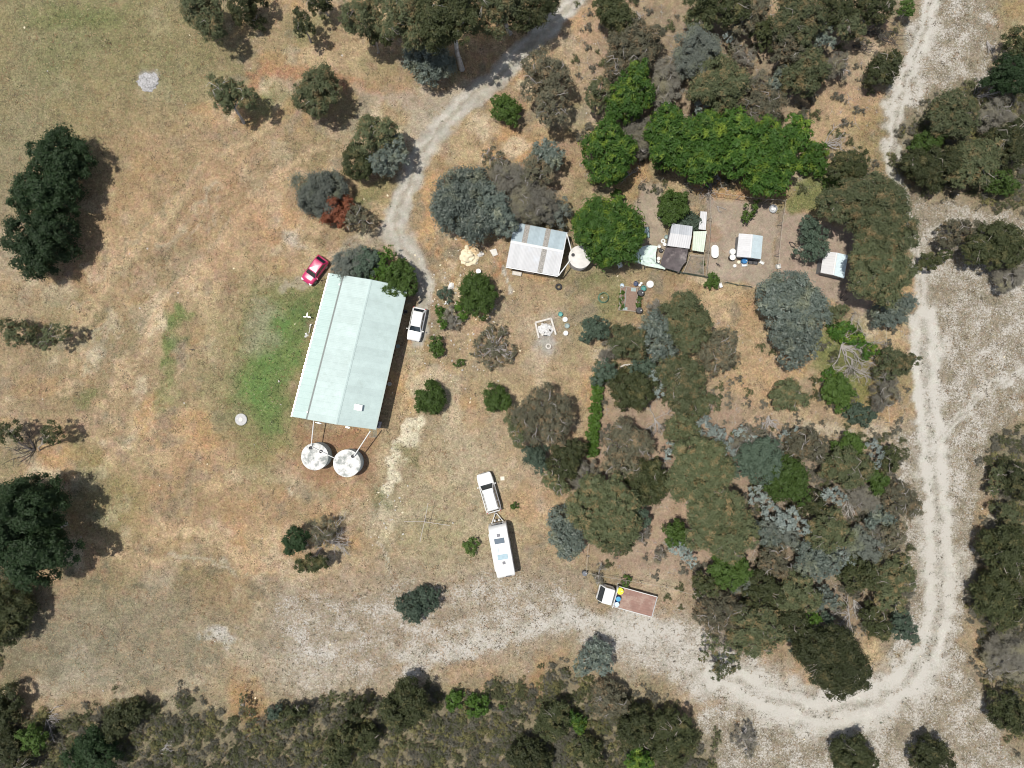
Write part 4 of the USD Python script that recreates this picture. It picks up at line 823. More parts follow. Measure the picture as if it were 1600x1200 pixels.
crate('white crate on the ground in front of the bright blue drum', at(1163, 413.5, .2), 5, (.6, .4, .3))
crate('dark crate right of the bright blue drum by the hen house', at(1173, 409.5, .2), -8, (.5, .45, .3), paint('dark_crate', (.05, .05, .055), .6))
crate('dark crate with white contents, second to the right of the blue drum', at(1180.5, 410.5, .2), -12, (.5, .4, .3), paint('dark_crate', (.05, .05, .055), .6))
crate('white box at the lower right corner of the hen house in the bare yard', at(1190, 410, .2), -30, (.6, .3, .25))
crate('white box leaning by the middle fence above the grey gum', at(1216.5, 416, .4), 10, (.45, .5, .5))
# hen run clutter left of the dark film cover
for k, (x, y, r, m, l) in enumerate([(1041, 370, .25, GREYG, 'grey green bucket nearest the pale hen house wall'), (1038.5, 382, .2, WHITEPLASTIC, 'white bucket below the white tyre'), (1030, 385, .22, WHITEPLASTIC, 'white bucket at the top corner of the shade cloth'),
        (1029, 404, .22, WHITEPLASTIC, 'white bucket between shade cloth and dark film cover'), (1028.5, 408.5, .2, WHITEPLASTIC, 'white bucket lowest between shade cloth and dark film cover'), (1033, 391.5, .24, BLACKP, 'black bucket between shade cloth and dark film cover')]):
    drum('bucket', l, 'bucket', at(x, y, .3), r, .38, m, open_=(k % 2 == 0))
for k, (x, y, l, m) in enumerate([(634, 487, 'dark pot in the shade of the house wall beside the white hatchback', BLACKP), (622, 541, 'grey pot by the house wall below the white hatchback', GREYG), (609, 600, 'pale pot at the shaded house wall near the lower corner', PALETIMBER)]):
    drum('plant_pot', l, 'pot', at(x, y, .3), .24, .4, m, open_=True)
# white garden chair and plastic sack
def chair(label, xy, rz):
    t = thing('garden_chair', label, 'chair', (*xy, 0), rz); m = WHITEPLASTIC
    obj('seat', box(.48, .48, .04, (0, 0, .42), 0, .015), m, t); obj('backrest', box(.04, .48, .45, (-.25, 0, .66), 0, .015), m, t)
    for sx in (-1, 1):
        for sy in (-1, 1): obj('leg', bar((sx * .21, sy * .21, .41), (sx * .24, sy * .24, 0), .025), m, t)
        obj('armrest', box(.42, .05, .03, (-.03, sx * .25, .64), 0, .01), m, t)
    return t
chair('white plastic chair at the lower left edge of the bright green yard shrub', at(1031.5, 339, .4), 40)
chair('white plastic chair at the tree edge left of the shade cloth', at(968.5, 415, .4), -70)
chair('white plastic chair by the small bush at the end of the green screen', at(1125.5, 446, .4), 20)
# garden bed
gb = thing('garden_bed', 'timber framed vegetable bed with a reddish soil strip and plants down both sides', 'garden bed', (*at(981.5, 467, .2), 0), -5)
gx0, gx1, gy0, gy1 = -1.0, 1.05, -1.42, 1.42
for a, b in (((gx0, gy1), (gx1, gy1)), ((gx1, gy1), (gx1, gy0)), ((gx1, gy0), (gx0, gy0)), ((gx0, gy0), (gx0, gy1))):
    a, b = np.array(a), np.array(b); d = b - a; L = np.linalg.norm(d); obj('edge_board', box(L - .06, .06, .3, (*(a + b) / 2, .15), math.degrees(math.atan2(d[1], d[0]))), TIMBER, gb)
    obj('corner_post', box(.09, .09, .45, (*a, .225)), TIMBER, gb)
obj('soil', box(2.0, 2.78, .2, (0, 0, .1)), paint('red_soil', (.19, .13, .10), .95, var=.3, scale=6), gb)
obj('inner_frame', cat_([box(.05, 2.6, .05, (-.35, 0, .24)), box(.6, .4, .04, (.55, 1.15, .23)), box(.5, .34, .05, (-.25, -1.2, .24))]), GREYG, gb)
# ash pit
ap = thing('ash_pit', 'three sided pale timber frame round a heap of white ash', 'fire pit', (*at(852, 514, .1), 0), 0)
A = [np.array([*(at(x, y) - at(852, 514)), .12]) for x, y in ((842, 528), (836.5, 504), (861, 497.5), (868.5, 523))]
for k in range(3):
    d = A[k + 1] - A[k]; L = np.linalg.norm(d); obj('sleeper', box(L, .22, .24, (A[k] + A[k + 1]) / 2, math.degrees(math.atan2(d[1], d[0])), .02), PALETIMBER, ap)
def mound(R, h, n, seed, sq=1.0, lump=.35):
    g = trimesh.creation.icosphere(subdivisions=3); v = g.vertices.copy(); r = np.random.default_rng(seed); nn = meshkit.fbm(v * 2.2 + seed, 4, seed); nn = (nn - nn.mean()) / nn.std()
    v = v * (1 + lump * .3 * nn[:, None]); v[:, 0] *= R; v[:, 1] *= R * sq; v[:, 2] *= h; v[:, 2] = np.maximum(v[:, 2], -.02); return trimesh.Trimesh(v, g.faces, process=False)
m = mound(.85, .22, 1, 4, .8); m.apply_translation((.05, -.05, .03)); obj('ash', m, paint('white_ash', (.46, .455, .45), .95, var=.45, scale=7), ap, smooth=True)
rr = np.random.default_rng(5)
for k in range(7): obj('charred_block', box(*rr.uniform(.1, .28, 3), (*rr.uniform(-.8, .8, 2), .14), rr.uniform(0, 90), .02), [PALETIMBER, TIMBER, BURNTWOOD][k % 3], ap)
# boulders, slabs and lids
def rock(label, px, py, R, h, sq, seed, mat, rz=0, name='boulder', cat='boulder'):
    t = obj(name, mound(R, h, 1, seed, sq, .5), mat, None, smooth=25); x = UsdGeom.Xformable(t); q = at(px, py, h * .6); x.AddTranslateOp().Set(Gf.Vec3d(q[0], q[1], 0)); x.AddRotateZOp().Set(float(rz)); return tag(t, label, cat)
CREAMROCK = paint('cream_rock', (.60, .53, .38), .9, var=.12, scale=2, dirt=(.4, .33, .22), dirt_amt=.25, bump=.4); GREYROCK = paint('pale_rock', (.50, .48, .45), .9, var=.2, scale=4, bump=.4)
rock('large cream sandstone boulder below the grey blue gum left of the shed', 731, 401, .98, .6, .95, 11, CREAMROCK, 20)
rock('smaller ochre boulder touching the large cream boulder', 742.5, 391.5, .48, .4, .8, 12, paint('ochre_rock', (.52, .40, .25), .9, var=.15), -30)
rock('small cream stone above the large cream boulder', 729, 386, .26, .25, 1, 13, CREAMROCK)
rock('cluster stone of pale grey at the right of the cream boulder', 751, 397, .38, .25, .7, 14, GREYROCK, 20)
rock('white grey rock at the top of the garden by the gravel drive', 704.5, 447, .42, .35, .7, 15, paint('white_rock', (.62, .61, .59), .9, var=.15), 60)
rock('low heap of pale rubble alone in the green north west paddock', 232, 127, 1.15, .16, .9, 16, paint('rubble', (.27, .265, .265), .95, var=.6, scale=5, bump=.6), 0, 'rubble_pile', 'rubble')
t = obj('stone_slab', prism([at(*p) - at(772, 394) for p in ((765, 391), (775, 388.5), (778, 398), (770.5, 401))], 0, .09), GREYROCK); UsdGeom.Xformable(t).AddTranslateOp().Set(Gf.Vec3d(*at(772, 394), 0)); tag(t, 'flat pale stone slab between the cream boulder and the shed', 'slab')
t = obj('stone_tile', box(.48, .46, .06, (0, 0, .03), 4, .015), paint('cream_tile', (.62, .55, .46), .8)); UsdGeom.Xformable(t).AddTranslateOp().Set(Gf.Vec3d(*at(785, 747.5), 0)); tag(t, 'small square cream tile on bare ground right of the white wagon', 'tile')
q = at(376.5, 655.5, .15); t = thing('septic_lid', 'round pale concrete lid in the grass left of the house', 'concrete lid', (*q, 0))
obj('ring', lathe([(.001, 0), (.7, 0), (.72, .16), (.68, .2), (.001, .22)], 28), paint('pale_concrete', (.38, .375, .37), .9, var=.2, scale=4), t, smooth=30); obj('hatch', lathe([(.25, .215), (.25, .26), (.001, .265)], 16), GREYROCK, t)
drum('drum', 'small grey steel bin above the round mid green garden tree', 'bin', at(747.5, 424, .5), .3, .6, STEEL)
# white lumps and cross-shaped ornament by the house's lawn side
def small(name, label, cat, mesh_, mat, px, py, rz=0, h=0., smooth=False):
    t = obj(name, mesh_, mat, None, smooth=smooth); x = UsdGeom.Xformable(t); x.AddTranslateOp().Set(Gf.Vec3d(*at(px, py, h), 0)); x.AddRotateZOp().Set(float(rz)); return tag(t, label, cat)
q = at(480.3, 495, .6); t = thing('garden_ornament', 'white propeller shaped garden ornament on a stake on the lawn beside the house', 'ornament', (*q, 0), -6)
obj('stake', bar((0, 0, 0), (0, 0, .75), .02), STEEL, t)
for a in (90, 185, -5): obj('blade', box(.46 if a == 90 else .36, .14, .03, (.24 * math.cos(math.radians(a)), .24 * math.sin(math.radians(a)), .74), a, .01), WHITE, t)
q = at(483, 514, .5); t = thing('tap_stand', 'white pipe lying on the lawn along the verandah edge', 'pipe', (*q, 0), 0)
obj('pipe_run', tube([(.12, .55, .3), (.02, .1, .28), (-.1, -.5, .22)], .04, 7), WHITEPLASTIC, t); obj('joint', box(.26, .14, .12, (.14, .5, .34), 40, .03), WHITEPLASTIC, t)
for k, (x, y, l) in enumerate([(478.2, 521.5, 'white pebble uppermost of three at the end of the white pipe'), (480.3, 524, 'white pebble nearest the verandah of three by the white pipe'), (477.2, 525.8, 'white pebble lowest of three by the white pipe')]): rock(l, x, y, .13, .12, .9, 30 + k, WHITEPLASTIC, 0, 'stone', 'stone')
q = at(698, 473, .5); t = thing('garden_ornament', 'white bird shaped ornament between the teal plant and the lime shrub', 'ornament', (*q, 0), 30)
obj('figure', loft([np.array([(x, r * math.cos(a), .35 + r * math.sin(a)) for a in np.linspace(0, 2 * np.pi, 10, endpoint=False)]) for x, r in ((-.3, .02), (-.15, .1), (.05, .13), (.2, .07), (.3, .06), (.36, .01))]), WHITEPLASTIC, t, smooth=True); obj('wing', box(.12, .5, .03, (-.02, 0, .44), 10, .01), WHITEPLASTIC, t); obj('stake', bar((0, 0, 0), (0, 0, .3), .02), STEEL, t)
# rotary clothes hoist
q = at(663, 815.5, 2.0); t = thing('clothes_hoist', 'thin rotary clothes hoist with four long arms on dry grass left of the caravan', 'clothes line', (*q, 0))
HO = paint('weathered_steel', (.36, .33, .31), .6, metal=.2, var=.2)
obj('mast', tube([(0, 0, 0), (0, 0, 1.9)], .035, 8), HO, t)
ends = [np.array([*((at(x, y, 2.05) - q)), 2.05]) for x, y in ((631, 815), (669, 786), (703, 821), (656, 847))]
for e in ends: obj('arm', tube([(0, 0, 1.9), e], .028, 6), HO, t)
for s in (.35, .6, .85): obj('line', cat_([bar(np.array([0, 0, 1.9]) * (1 - s) + ends[k] * s, np.array([0, 0, 1.9]) * (1 - s) + ends[(k + 1) % 4] * s, .004, 4) for k in range(4)]), HO, t)
obj('winder', box(.25, .1, .12, (.1, .02, 1.5), 20, .02), RUBBER, t)
# small black animal by the white hatchback
ct = thing('cat', 'small black animal standing on the gravel just above the white hatchback', 'cat', (*at(656.5, 471.5, .2), 0), 40)
import manifold3d as m3
def ball(r): return trimesh.creation.icosphere(subdivisions=2, radius=r).vertices
def hull(a, ra, b, rb): return trimesh.convex.convex_hull(np.vstack([ball(ra) + np.array(a), ball(rb) + np.array(b)]))
parts_ = [hull((-.2, 0, .25), .085, (.0, 0, .26), .08), hull((0, 0, .26), .08, (.16, 0, .27), .075), hull((.16, 0, .27), .06, (.27, .02, .34), .045), hull((.28, .02, .36), .062, (.33, .03, .345), .035),
          hull((.28, -.03, .40), .016, (.275, -.035, .43), .004), hull((.28, .06, .40), .016, (.275, .065, .43), .004)]
for x, y in ((.15, .05), (.13, -.05), (-.21, .05), (-.23, -.05)): parts_ += [hull((x, y, .22), .038 if x > 0 else .05, (x + (.0 if x > 0 else -.03), y, .1), .022), hull((x + (.0 if x > 0 else -.03), y, .1), .022, (x + .01, y, .02), .02)]
tl = [(-.26, 0, .28), (-.36, .04, .27), (-.44, .12, .24), (-.47, .2, .25)]
parts_ += [hull(tl[k], .022 - .003 * k, tl[k + 1], .019 - .003 * k) for k in range(3)]
mf = None
for p in parts_:
    z = m3.Manifold(m3.Mesh(np.array(p.vertices, np.float32), np.array(p.faces, np.uint32))); mf = z if mf is None else mf + z
mf = mf.refine_to_length(.025).to_mesh(); tm = trimesh.Trimesh(mf.vert_properties[:, :3], mf.tri_verts, process=True); trimesh.smoothing.filter_taubin(tm, iterations=8)
obj('body', tm, paint('black_fur', (.012, .011, .012), .8), ct, smooth=True)

# ---------------------------------------------------------------- fences
def fence(name, label, pts, h, sp=2.6, wire=True, screen=None, rail=False, postmat=TIMBER, cat='fence'):
    w = [W(x, y, 0) for x, y in pts]; o = w[0]; t = thing(name, label, cat, (*o, 0)); strands = []
    for a, b in zip(w[:-1], w[1:]):
        d = b - a; L = np.linalg.norm(d); n = max(1, int(round(L / sp)))
        for k in range(n + (1 if b is w[-1] else 0)):
            p = a + d * k / n - o; obj('post', tube([(p[0], p[1], 0), (p[0] + .02, p[1], h + .08)], .04, 6), postmat, t)
        a3, b3 = np.array([*(a - o), 0]), np.array([*(b - o), 0]); up = np.array([0, 0, 1.])
        if wire:
            for z in np.arange(.1, h + .01, .3): strands.append(tube([a3 + up * z, b3 + up * z], .005, 3, False))
            for s in np.arange(0, L, .33): q = a3 + (b3 - a3) * s / L; strands.append(tube([q, q + up * h], .004, 3, False))
        if rail: obj('top_rail', tube([a3 + up * h, b3 + up * h], .02, 6), postmat, t)
        if screen is not None:
            nn = np.array([-d[1], d[0], 0]) / L * .03; obj('screen_panel', quadmesh([a3 + nn, b3 + nn, b3 + nn + up * h * .97, a3 + nn + up * h * .97]), screen, t)
    if wire: obj('wire_mesh', cat_(strands), DARKMETAL, t, kind='stuff')
    return t
GSHADE = mesh_cloth('dark_green_screen', (.03, .11, .10), .85)
fence('screen_fence', 'dark green cloth screen fence along the lower edge of the poultry yard', [(988, 408), (1040, 420), (1064, 428), (1100, 434), (1112, 437)], 1.3, 2.2, False, GSHADE)
fence('screen_fence', 'short dark green cloth screen right of the small bush at the yard edge', [(1132, 442), (1150, 446), (1172, 449)], .8, 2.0, False, GSHADE)
fence('yard_fence', 'wire netting fence on the far left side of the poultry yard', [(998, 342), (995, 316), (998, 290), (1006, 284), (1032, 284)], 1.6)
fence('yard_fence', 'wire netting fence between the pen with the green shrub and the bare right yard', [(1104, 312), (1105, 345), (1102, 395), (1098, 432)], 1.7, rail=True)
fence('yard_fence', 'grey wire netting fence dividing the bare yard from the pen under the olive tree', [(1219, 318), (1214, 352), (1209, 400), (1205, 452)], 1.9, rail=True)
fence('yard_fence', 'wire fence along the top of the bare yard beside the round tub', [(1108, 306), (1150, 312), (1192, 317), (1219, 318)], 1.6, rail=True)
fence('yard_fence', 'curved wire fence closing the pen under the wide olive tree below', [(1305, 472), (1330, 490), (1358, 496), (1364, 480)], 1.2)
fence('paddock_fence', 'thin wire fence running behind the truck towards the thicket', [(915, 891), (940, 897), (1000, 907), (1040, 914), (1085, 927)], 1.1, 3.0, False, None, True)
fence('paddock_fence', 'thin wire fence beside the left end of the thicket above the truck', [(918, 845), (916, 868), (915, 891)], 1.1, 2.2, False, None, True)
fence('paddock_fence', 'thin wire fence parallel to the white track behind the dead tree', [(1377, 505), (1380, 580), (1382, 660)], 1.1, 3.0, False, None, True)
q = at(915, 891.5, .6); drum('drum', 'dark grey drum at the fence corner left of the truck', 'drum', q + np.array([-.1, -.35]), .3, .7, paint('slate_drum', (.09, .1, .12), .5))
t = thing('run_pen', 'low netting run with a bare floor right of the dark film cover', 'pen', (*at(1088, 415, .5), 0), 0)
pp_ = [np.array([*(at(x, y, .9) - at(1088, 415, .5)), .9]) for x, y in ((1079, 398), (1100, 400), (1099, 431), (1068, 425))]
for k in range(4): obj('rail', bar(pp_[k], pp_[(k + 1) % 4], .03), TIMBER, t); obj('post', bar(pp_[k], pp_[k] * [1, 1, 0], .035), TIMBER, t)
obj('netting', quadmesh(pp_), mesh_cloth('brown_netting', (.24, .21, .18), .35), t)
t = thing('tree_guard', 'round green wire guard on the grass left of the garden bed', 'tree guard', (*at(943, 465, .3), 0), 0)
obj('hoop', cat_([tube([(r * math.cos(a), r * math.sin(a), z) for a in np.linspace(0, 2 * np.pi, 19)], .025, 5, False) for r, z in ((.62, .05), (.6, .3), (.55, .5))]), paint('green_wire', (.07, .16, .11), .6), t)
obj('stake', cat_([bar((.6 * math.cos(a), .6 * math.sin(a), 0), (.55 * math.cos(a), .55 * math.sin(a), .5), .02, 5) for a in np.linspace(0, 2 * np.pi, 9)[:-1]]), paint('green_wire', (.07, .16, .11), .6), t)
t = thing('log_bench', 'pale curved log lying at the top of the olive dome tree in the thicket', 'log', (*at(982, 571, .2), 0), 4)
obj('trunk', tube([(-1.0, -.12, .15), (-.5, .08, .15), (.2, .1, .16), (.9, -.1, .14)], [.08, .1, .1, .07], 8), PALETIMBER, t, smooth=40)
t = thing('stick', 'short dark forked stick on the dry paddock right of the green strip', 'stick', (*at(300, 546, .1), 0), 0)
obj('twig', cat_([tube([(-.4, .02, .04), (0, -.03, .08), (.42, .05, .05)], [.02, .05, .015], 6), tube([(0, -.02, .06), (.03, -.2, .03)], [.04, .02], 6)]), BURNTWOOD, t)
# ---------------------------------------------------------------- trees and shrubs
FK = 2.0
def C(r, g, b, k=1.0): return tuple(np.array([r, g, b]) * k * FK)
LEAF = {   # material, leaf length, leaf width, cover, inner, sub-clumps, raggedness
 'olive': (leaf_mat('olive_leaf', C(.046, .054, .026), C(.105, .112, .058), C(.22, .215, .128), C(.155, .108, .054), .34, acc_scale=.9), .34, .12, 1.8, 1, 38),
 'oliveb': (leaf_mat('brown_olive_leaf', C(.06, .058, .038), C(.13, .126, .086), C(.255, .238, .175), C(.165, .115, .066), .35, acc_scale=.9), .36, .11, 1.4, 1, 36),
 'dark': (leaf_mat('dark_olive_leaf', C(.024, .029, .011), C(.066, .071, .030), C(.145, .142, .066), C(.09, .078, .034), .25, acc_scale=.8), .32, .12, 1.8, 1, 36),
 'pine': (leaf_mat('dark_green_leaf', C(.012, .024, .008), C(.036, .058, .020), C(.09, .12, .046)), .32, .13, 2.0, 1, 36),
 'blue': (leaf_mat('blue_grey_leaf', C(.06, .074, .062), C(.19, .222, .20), C(.46, .50, .465), C(.12, .125, .08), .35, acc_scale=.5, rough=.45, spec=.5), .34, .13, 1.2, 1, 42),
 'bluefine': (leaf_mat('fine_blue_grey_leaf', C(.07, .078, .066), C(.15, .165, .145), C(.29, .30, .275), C(.11, .12, .075), .3), .28, .09, 1.6, 1, 36),
 'silver': (leaf_mat('silver_leaf', C(.11, .13, .12), C(.36, .405, .38), C(.54, .56, .535), rough=.45, spec=.5), .34, .14, 1.2, 0, 30),
 'bright': (leaf_mat('bright_green_leaf', C(.024, .054, .008), C(.105, .190, .034), C(.25, .36, .10), C(.12, .16, .02), .35, acc_scale=.8), .50, .16, 1.7, 1, 40),
 'mid': (leaf_mat('mid_green_leaf', C(.030, .052, .010), C(.098, .140, .032), C(.21, .26, .085)), .38, .12, 1.8, 1, 36),
 'teal': (leaf_mat('teal_leaf', C(.036, .052, .036), C(.092, .122, .086), C(.23, .265, .205)), .32, .12, 1.5, 1, 34),
 'lime': (leaf_mat('lime_leaf', C(.030, .060, .008), C(.14, .21, .028), C(.36, .40, .08), C(.05, .085, .02), .4, acc_scale=1.4), .34, .15, 1.2, 1, 26),
 'grey': (leaf_mat('grey_twig_leaf', C(.09, .085, .07), C(.20, .19, .165), C(.36, .345, .315), C(.14, .13, .08), .4), .50, .05, 1.5, 0, 32),
 'rust': (leaf_mat('rust_leaf', C(.10, .035, .018), C(.29, .105, .055), C(.44, .21, .13)), .40, .14, 1.5, 1, 24),
}
GROUPS = {'olive': 'olive scrub trees', 'oliveb': 'brown olive scrub trees', 'dark': 'dark scrub trees', 'pine': 'dense dark green trees', 'blue': 'blue grey gums', 'silver': 'silver gums', 'bright': 'bright green leafy trees', 'lime': 'lime green shrubs', 'grey': 'dry grey shrubs', 'teal': 'blue green shrubs', 'mid': 'green garden shrubs'}
TREES = []; TRI = [0]
def rsph(r, n):
    v = r.normal(size=(n, 3)); return v / np.linalg.norm(v, axis=1, keepdims=True)
def crown(lobes, leaf, wid, cover, inner, nsub, r, ragged=1.0):
    P, N, S = [], [], []
    for c, R, RZ in lobes:
        ns = max(7, int(nsub * min(1.4, (R / 2.2)) ** 1.1)); d = rsph(r, ns * 3); d = d[d[:, 2] > -.3][:ns]
        # push clumps apart
        for _ in range(3):
            df = d[:, None] - d[None]; q = (df ** 2).sum(-1) + 1e-3; d = d + (df / q[..., None] ** 1.5 * .012).sum(1); d /= np.linalg.norm(d, axis=1, keepdims=True); 
        d[:, 2] = np.maximum(d[:, 2], -.4)
        k = r.uniform(.52, .90 + .12 * ragged, len(d)); sc = c + d * np.array([R, R, RZ]) * k[:, None]
        rs = R * r.uniform(.16, .38, len(d)); 
        for s, rad, o in zip(sc, rs, d):
            rz = rad * min(1, .75 + .25 * RZ / R)
            n = int(2.0 * math.pi * rad * rad * cover / (.5 * leaf * wid)) + 6
            e = rsph(r, n) + .75 * o + [0, 0, .35]; e /= np.linalg.norm(e, axis=1, keepdims=True)
            P.append(s + e * np.array([rad, rad, rz]) * np.where(r.uniform(size=n) < .28, r.uniform(1.0, 1.65, n), r.uniform(.6, 1.1, n))[:, None]); N.append(e); S.append(r.uniform(.65, 1.25, n))
        if inner:
            n = int(2.2 * R * R * 6) + 10; e = rsph(r, n); e[:, 2] = np.abs(e[:, 2]) * .9 - .1
            P.append(c + e * np.array([R, R, RZ]) * r.uniform(.30, .72, n)[:, None]); N.append(e); S.append(r.uniform(1.5, 2.2, n))
    P, N, S = np.vstack(P), np.vstack(N), np.concatenate(S)
    keep = P[:, 2] > .03; P, N, S = P[keep], N[keep], S[keep]
    n = N + .55 * r.normal(size=N.shape) + [0, 0, .55]; n /= np.linalg.norm(n, axis=1, keepdims=True)
    t = np.cross(n, r.normal(size=N.shape)); t /= np.linalg.norm(t, axis=1, keepdims=True); b = np.cross(n, t)
    L, Wd = (leaf * S)[:, None], (wid * S)[:, None]
    v = np.stack([P + t * L * .6, P - t * L * .4 + b * Wd * .5, P - t * L * .4 - b * Wd * .5], 1).reshape(-1, 3)
    return v, np.arange(len(v)).reshape(-1, 3)
def trunk_mesh(base, lobes, r0, r, poke=.7):
    ms = []; top = np.mean([l[0] for l in lobes], 0); zc = max(.5, min(l[0][2] - .5 * l[2] for l in lobes)); fork = np.array([base[0] * .6 + top[0] * .4, base[1] * .6 + top[1] * .4, zc])
    ms.append(tube([base, base * .5 + fork * .5 + [r.normal() * .08, r.normal() * .08, 0], fork], [r0 * 1.15, r0 * .85, r0 * .7], 7))
    for c, R, RZ in lobes:
        for k in range(3 if R > 1.6 else 2):
            e = c + rsph(r, 1)[0] * np.array([R, R, RZ]) * poke; e[2] = max(e[2], c[2] - .1); m = fork * .45 + e * .55 + r.normal(size=3) * .15
            ms.append(tube([fork, m, e], [r0 * .5, r0 * .32, r0 * .1], 5))
        if poke > 1 or (poke > .8 and r.uniform() < .35):                             # bare limbs showing over the leaves
            for k in range(r.integers(1, 4)):
                a = r.uniform(0, 6.28); q0 = c + np.array([.15 * R * r.normal(), .15 * R * r.normal(), RZ * .55]); q1 = c + np.array([R * .6 * math.cos(a), R * .6 * math.sin(a), RZ * .85]); q2 = c + np.array([R * 1.02 * math.cos(a + .3), R * 1.02 * math.sin(a + .3), RZ * .55])
                ms.append(tube([fork, q0, q1, q2], [.05, .045, .035, .012], 5)); ms.append(tube([q1, q1 * .4 + q2 * .6 + [.25 * R * math.cos(a + 1.4), .25 * R * math.sin(a + 1.4), .1]], [.026, .01], 4))
    return cat_(ms)
KIND = {'olive': 'scrub_tree', 'oliveb': 'scrub_tree', 'dark': 'scrub_tree', 'pine': 'dense_tree', 'blue': 'gum_tree', 'bluefine': 'wattle_tree', 'silver': 'silver_gum', 'bright': 'hedge_tree', 'mid': 'garden_tree', 'teal': 'gum_sapling', 'lime': 'garden_shrub', 'grey': 'dry_shrub', 'rust': 'dead_shrub'}
def T(kind, h, spec, label, base=None, bark=None, cover=1.0, inner=None, flat=.8, ragged=1.0, lean=None):
    """spec: 'px,py,r; ...' in plan pixels as seen from the drone; the crown stands at its own height"""
    seed = len(TREES) + 100; r = np.random.default_rng(seed); TREES.append(label)
    mat, leaf, wid, cov, inn, nsub = LEAF[kind]; lobes = []
    for s in spec.split(';'):
        x, y, R = map(float, s.split(',')); R = R * 1.08 / PPM; RZ = min(R * flat * 1.5, h * .46); hh = h * r.uniform(.9, 1.0); f = 1 - (hh - RZ * .6) / ALT
        c = np.array([(x - 800) / PPM * f, (600 - y) / PPM * f, hh - RZ]); lobes.append((c, R * f, RZ))
    g = np.mean([l[0] for l in lobes], 0); b = np.array([*W(*base, 0), 0]) if base else np.array([g[0], g[1], 0.]); o = np.array([b[0], b[1], 0.])
    lobes = [(c - o, R, RZ) for c, R, RZ in lobes]
    t = thing(KIND[kind] if h >= 2.6 or kind in ('lime', 'grey', 'rust') else 'shrub', label, 'tree' if h >= 3.2 else 'shrub', o, group=GROUPS.get(kind))
    cm = crown(lobes, leaf, wid, cov * cover, inn if inner is None else inner, nsub, r, ragged); TRI[0] += len(cm[1])
    obj('crown', cm, mat, t)
    obj('trunk', trunk_mesh(np.array([0, 0, -.05]), lobes, max(.05, min(.022 * h, .26)) * (1.2 if bark is PALEBARK else 1), r, 1.05 if kind in ('oliveb', 'grey') else .85 if kind in ('olive', 'dark') else .7), bark or (DEADWOOD if kind in ('oliveb', 'grey') else BARK), t, smooth=True)
    return t
def branches(label, px, py, R, ang, spread=360, n=7, mat=None, h=.5, name='dead_branch', cat='dead branch', r0=.07, seed=1, lift=.25, depth=3):
    r = np.random.default_rng(seed); q = W(px, py, h); t = thing(name, label, cat, (*q, 0)); ms = []
    def grow(p, a, el, L, rad, d):
        k = 3; pts = [p]; 
        for i in range(k):
            a2 = a + r.normal() * .38; pts.append(pts[-1] + L / k * np.array([math.cos(a2) * math.cos(el), math.sin(a2) * math.cos(el), math.sin(el)])); 
            if pts[-1][2] < .03: pts[-1][2] = .03
        ms.append(tube(pts, np.linspace(rad, rad * .45, k + 1), 5, False))
        if d > 0:
            for i in range(r.integers(2, 4)):
                grow(pts[r.integers(1, k + 1)], a + r.uniform(-.9, .9), el * .6 + r.normal() * .15, L * r.uniform(.45, .7), rad * .55, d - 1)
    for i in range(n):
        a = math.radians(-ang + (r.uniform(-.5, .5) * spread)); grow(np.array([0, 0, .12]), a, r.uniform(.0, lift * 2), R / PPM * r.uniform(.45, .7), r0, depth - 1)
    obj('limbs', cat_(ms), mat or DEADWOOD, t, smooth=True); return t

# north-west paddock
T('olive', 6.5, '315,12,26; 332,42,16; 300,2,14', 'olive tree with thin leaning limbs at the top edge, left of the dry paddock corner', None, None, .85)
T('dark', 5, '374,6,20; 392,-6,16', 'dark tree cut by the top edge, second from the left corner')
T('dark', 2.5, '399,33,11', 'small round dark bush below the two top edge trees at the left')
T('pine', 6.2, '86,236,30; 62,244,20; 110,248,23; 92,258,18', 'dark green dense tree, upper one of the three standing together in the west paddock', flat=.9)
T('pine', 6.2, '50,292,29; 86,304,29; 40,314,20; 100,286,17; 66,316,20', 'dark green dense tree, middle one of the three standing together in the west paddock', flat=.9)
T('pine', 6.2, '36,364,27; 62,384,32; 45,404,22; 86,358,22; 62,350,18', 'dark green dense tree, lowest of the three standing together in the west paddock', flat=.9)
T('olive', 6.5, '342,136,17; 362,146,17; 384,150,14; 350,160,14', 'olive tree on a smooth white leaning trunk in the north west paddock', (381, 192), PALEBARK, .9)
T('dark', 5, '470,30,13; 466,46,9; 482,42,8', 'small leaning dark tree between the top edge and the red wheel track', (486, 66))
T('dark', 4.5, '494,4,16; 508,-4,12', 'dark tree cut by the top edge just left of the tall roadside gums')
T('olive', 6, '497,130,23; 474,148,18; 512,140,16; 494,166,15', 'dark olive tree with several clumps just below the red wheel track', None, None, .95)
T('olive', 6, '573,194,14; 600,208,20; 569,216,18; 590,200,12', 'olive tree beside the driveway fork, upper tree of the roadside clump', None, None, .95)
T('dark', 5, '553,250,20; 560,236,13; 570,262,14', 'dark green shrubby tree at the left of the roadside clump below the driveway fork')
T('blue', 5, '606,240,22; 622,226,12; 590,252,14; 625,248,10', 'blue grey gum on the right of the roadside clump below the driveway fork')
T('bluefine', 4, '494,300,30; 516,290,20; 484,312,18', 'round fine leaved grey wattle dome left of the drive, behind the rusty shrub')
T('rust', 3.2, '526,326,19; 542,320,12; 512,338,13; 532,340,12; 520,316,10', 'rust red dead shrub in front of the round grey wattle dome')
T('oliveb', 3.6, '556,338,17; 572,346,12; 548,350,10', 'sparse olive shrub right of the rust red shrub', None, None, .6, 0)
T('olive', 4.2, '30,520,20; 10,512,14; 20,532,10', 'sparse olive tree at the left edge, left half of a wide forked pair', (40, 535), None, .6, 0)
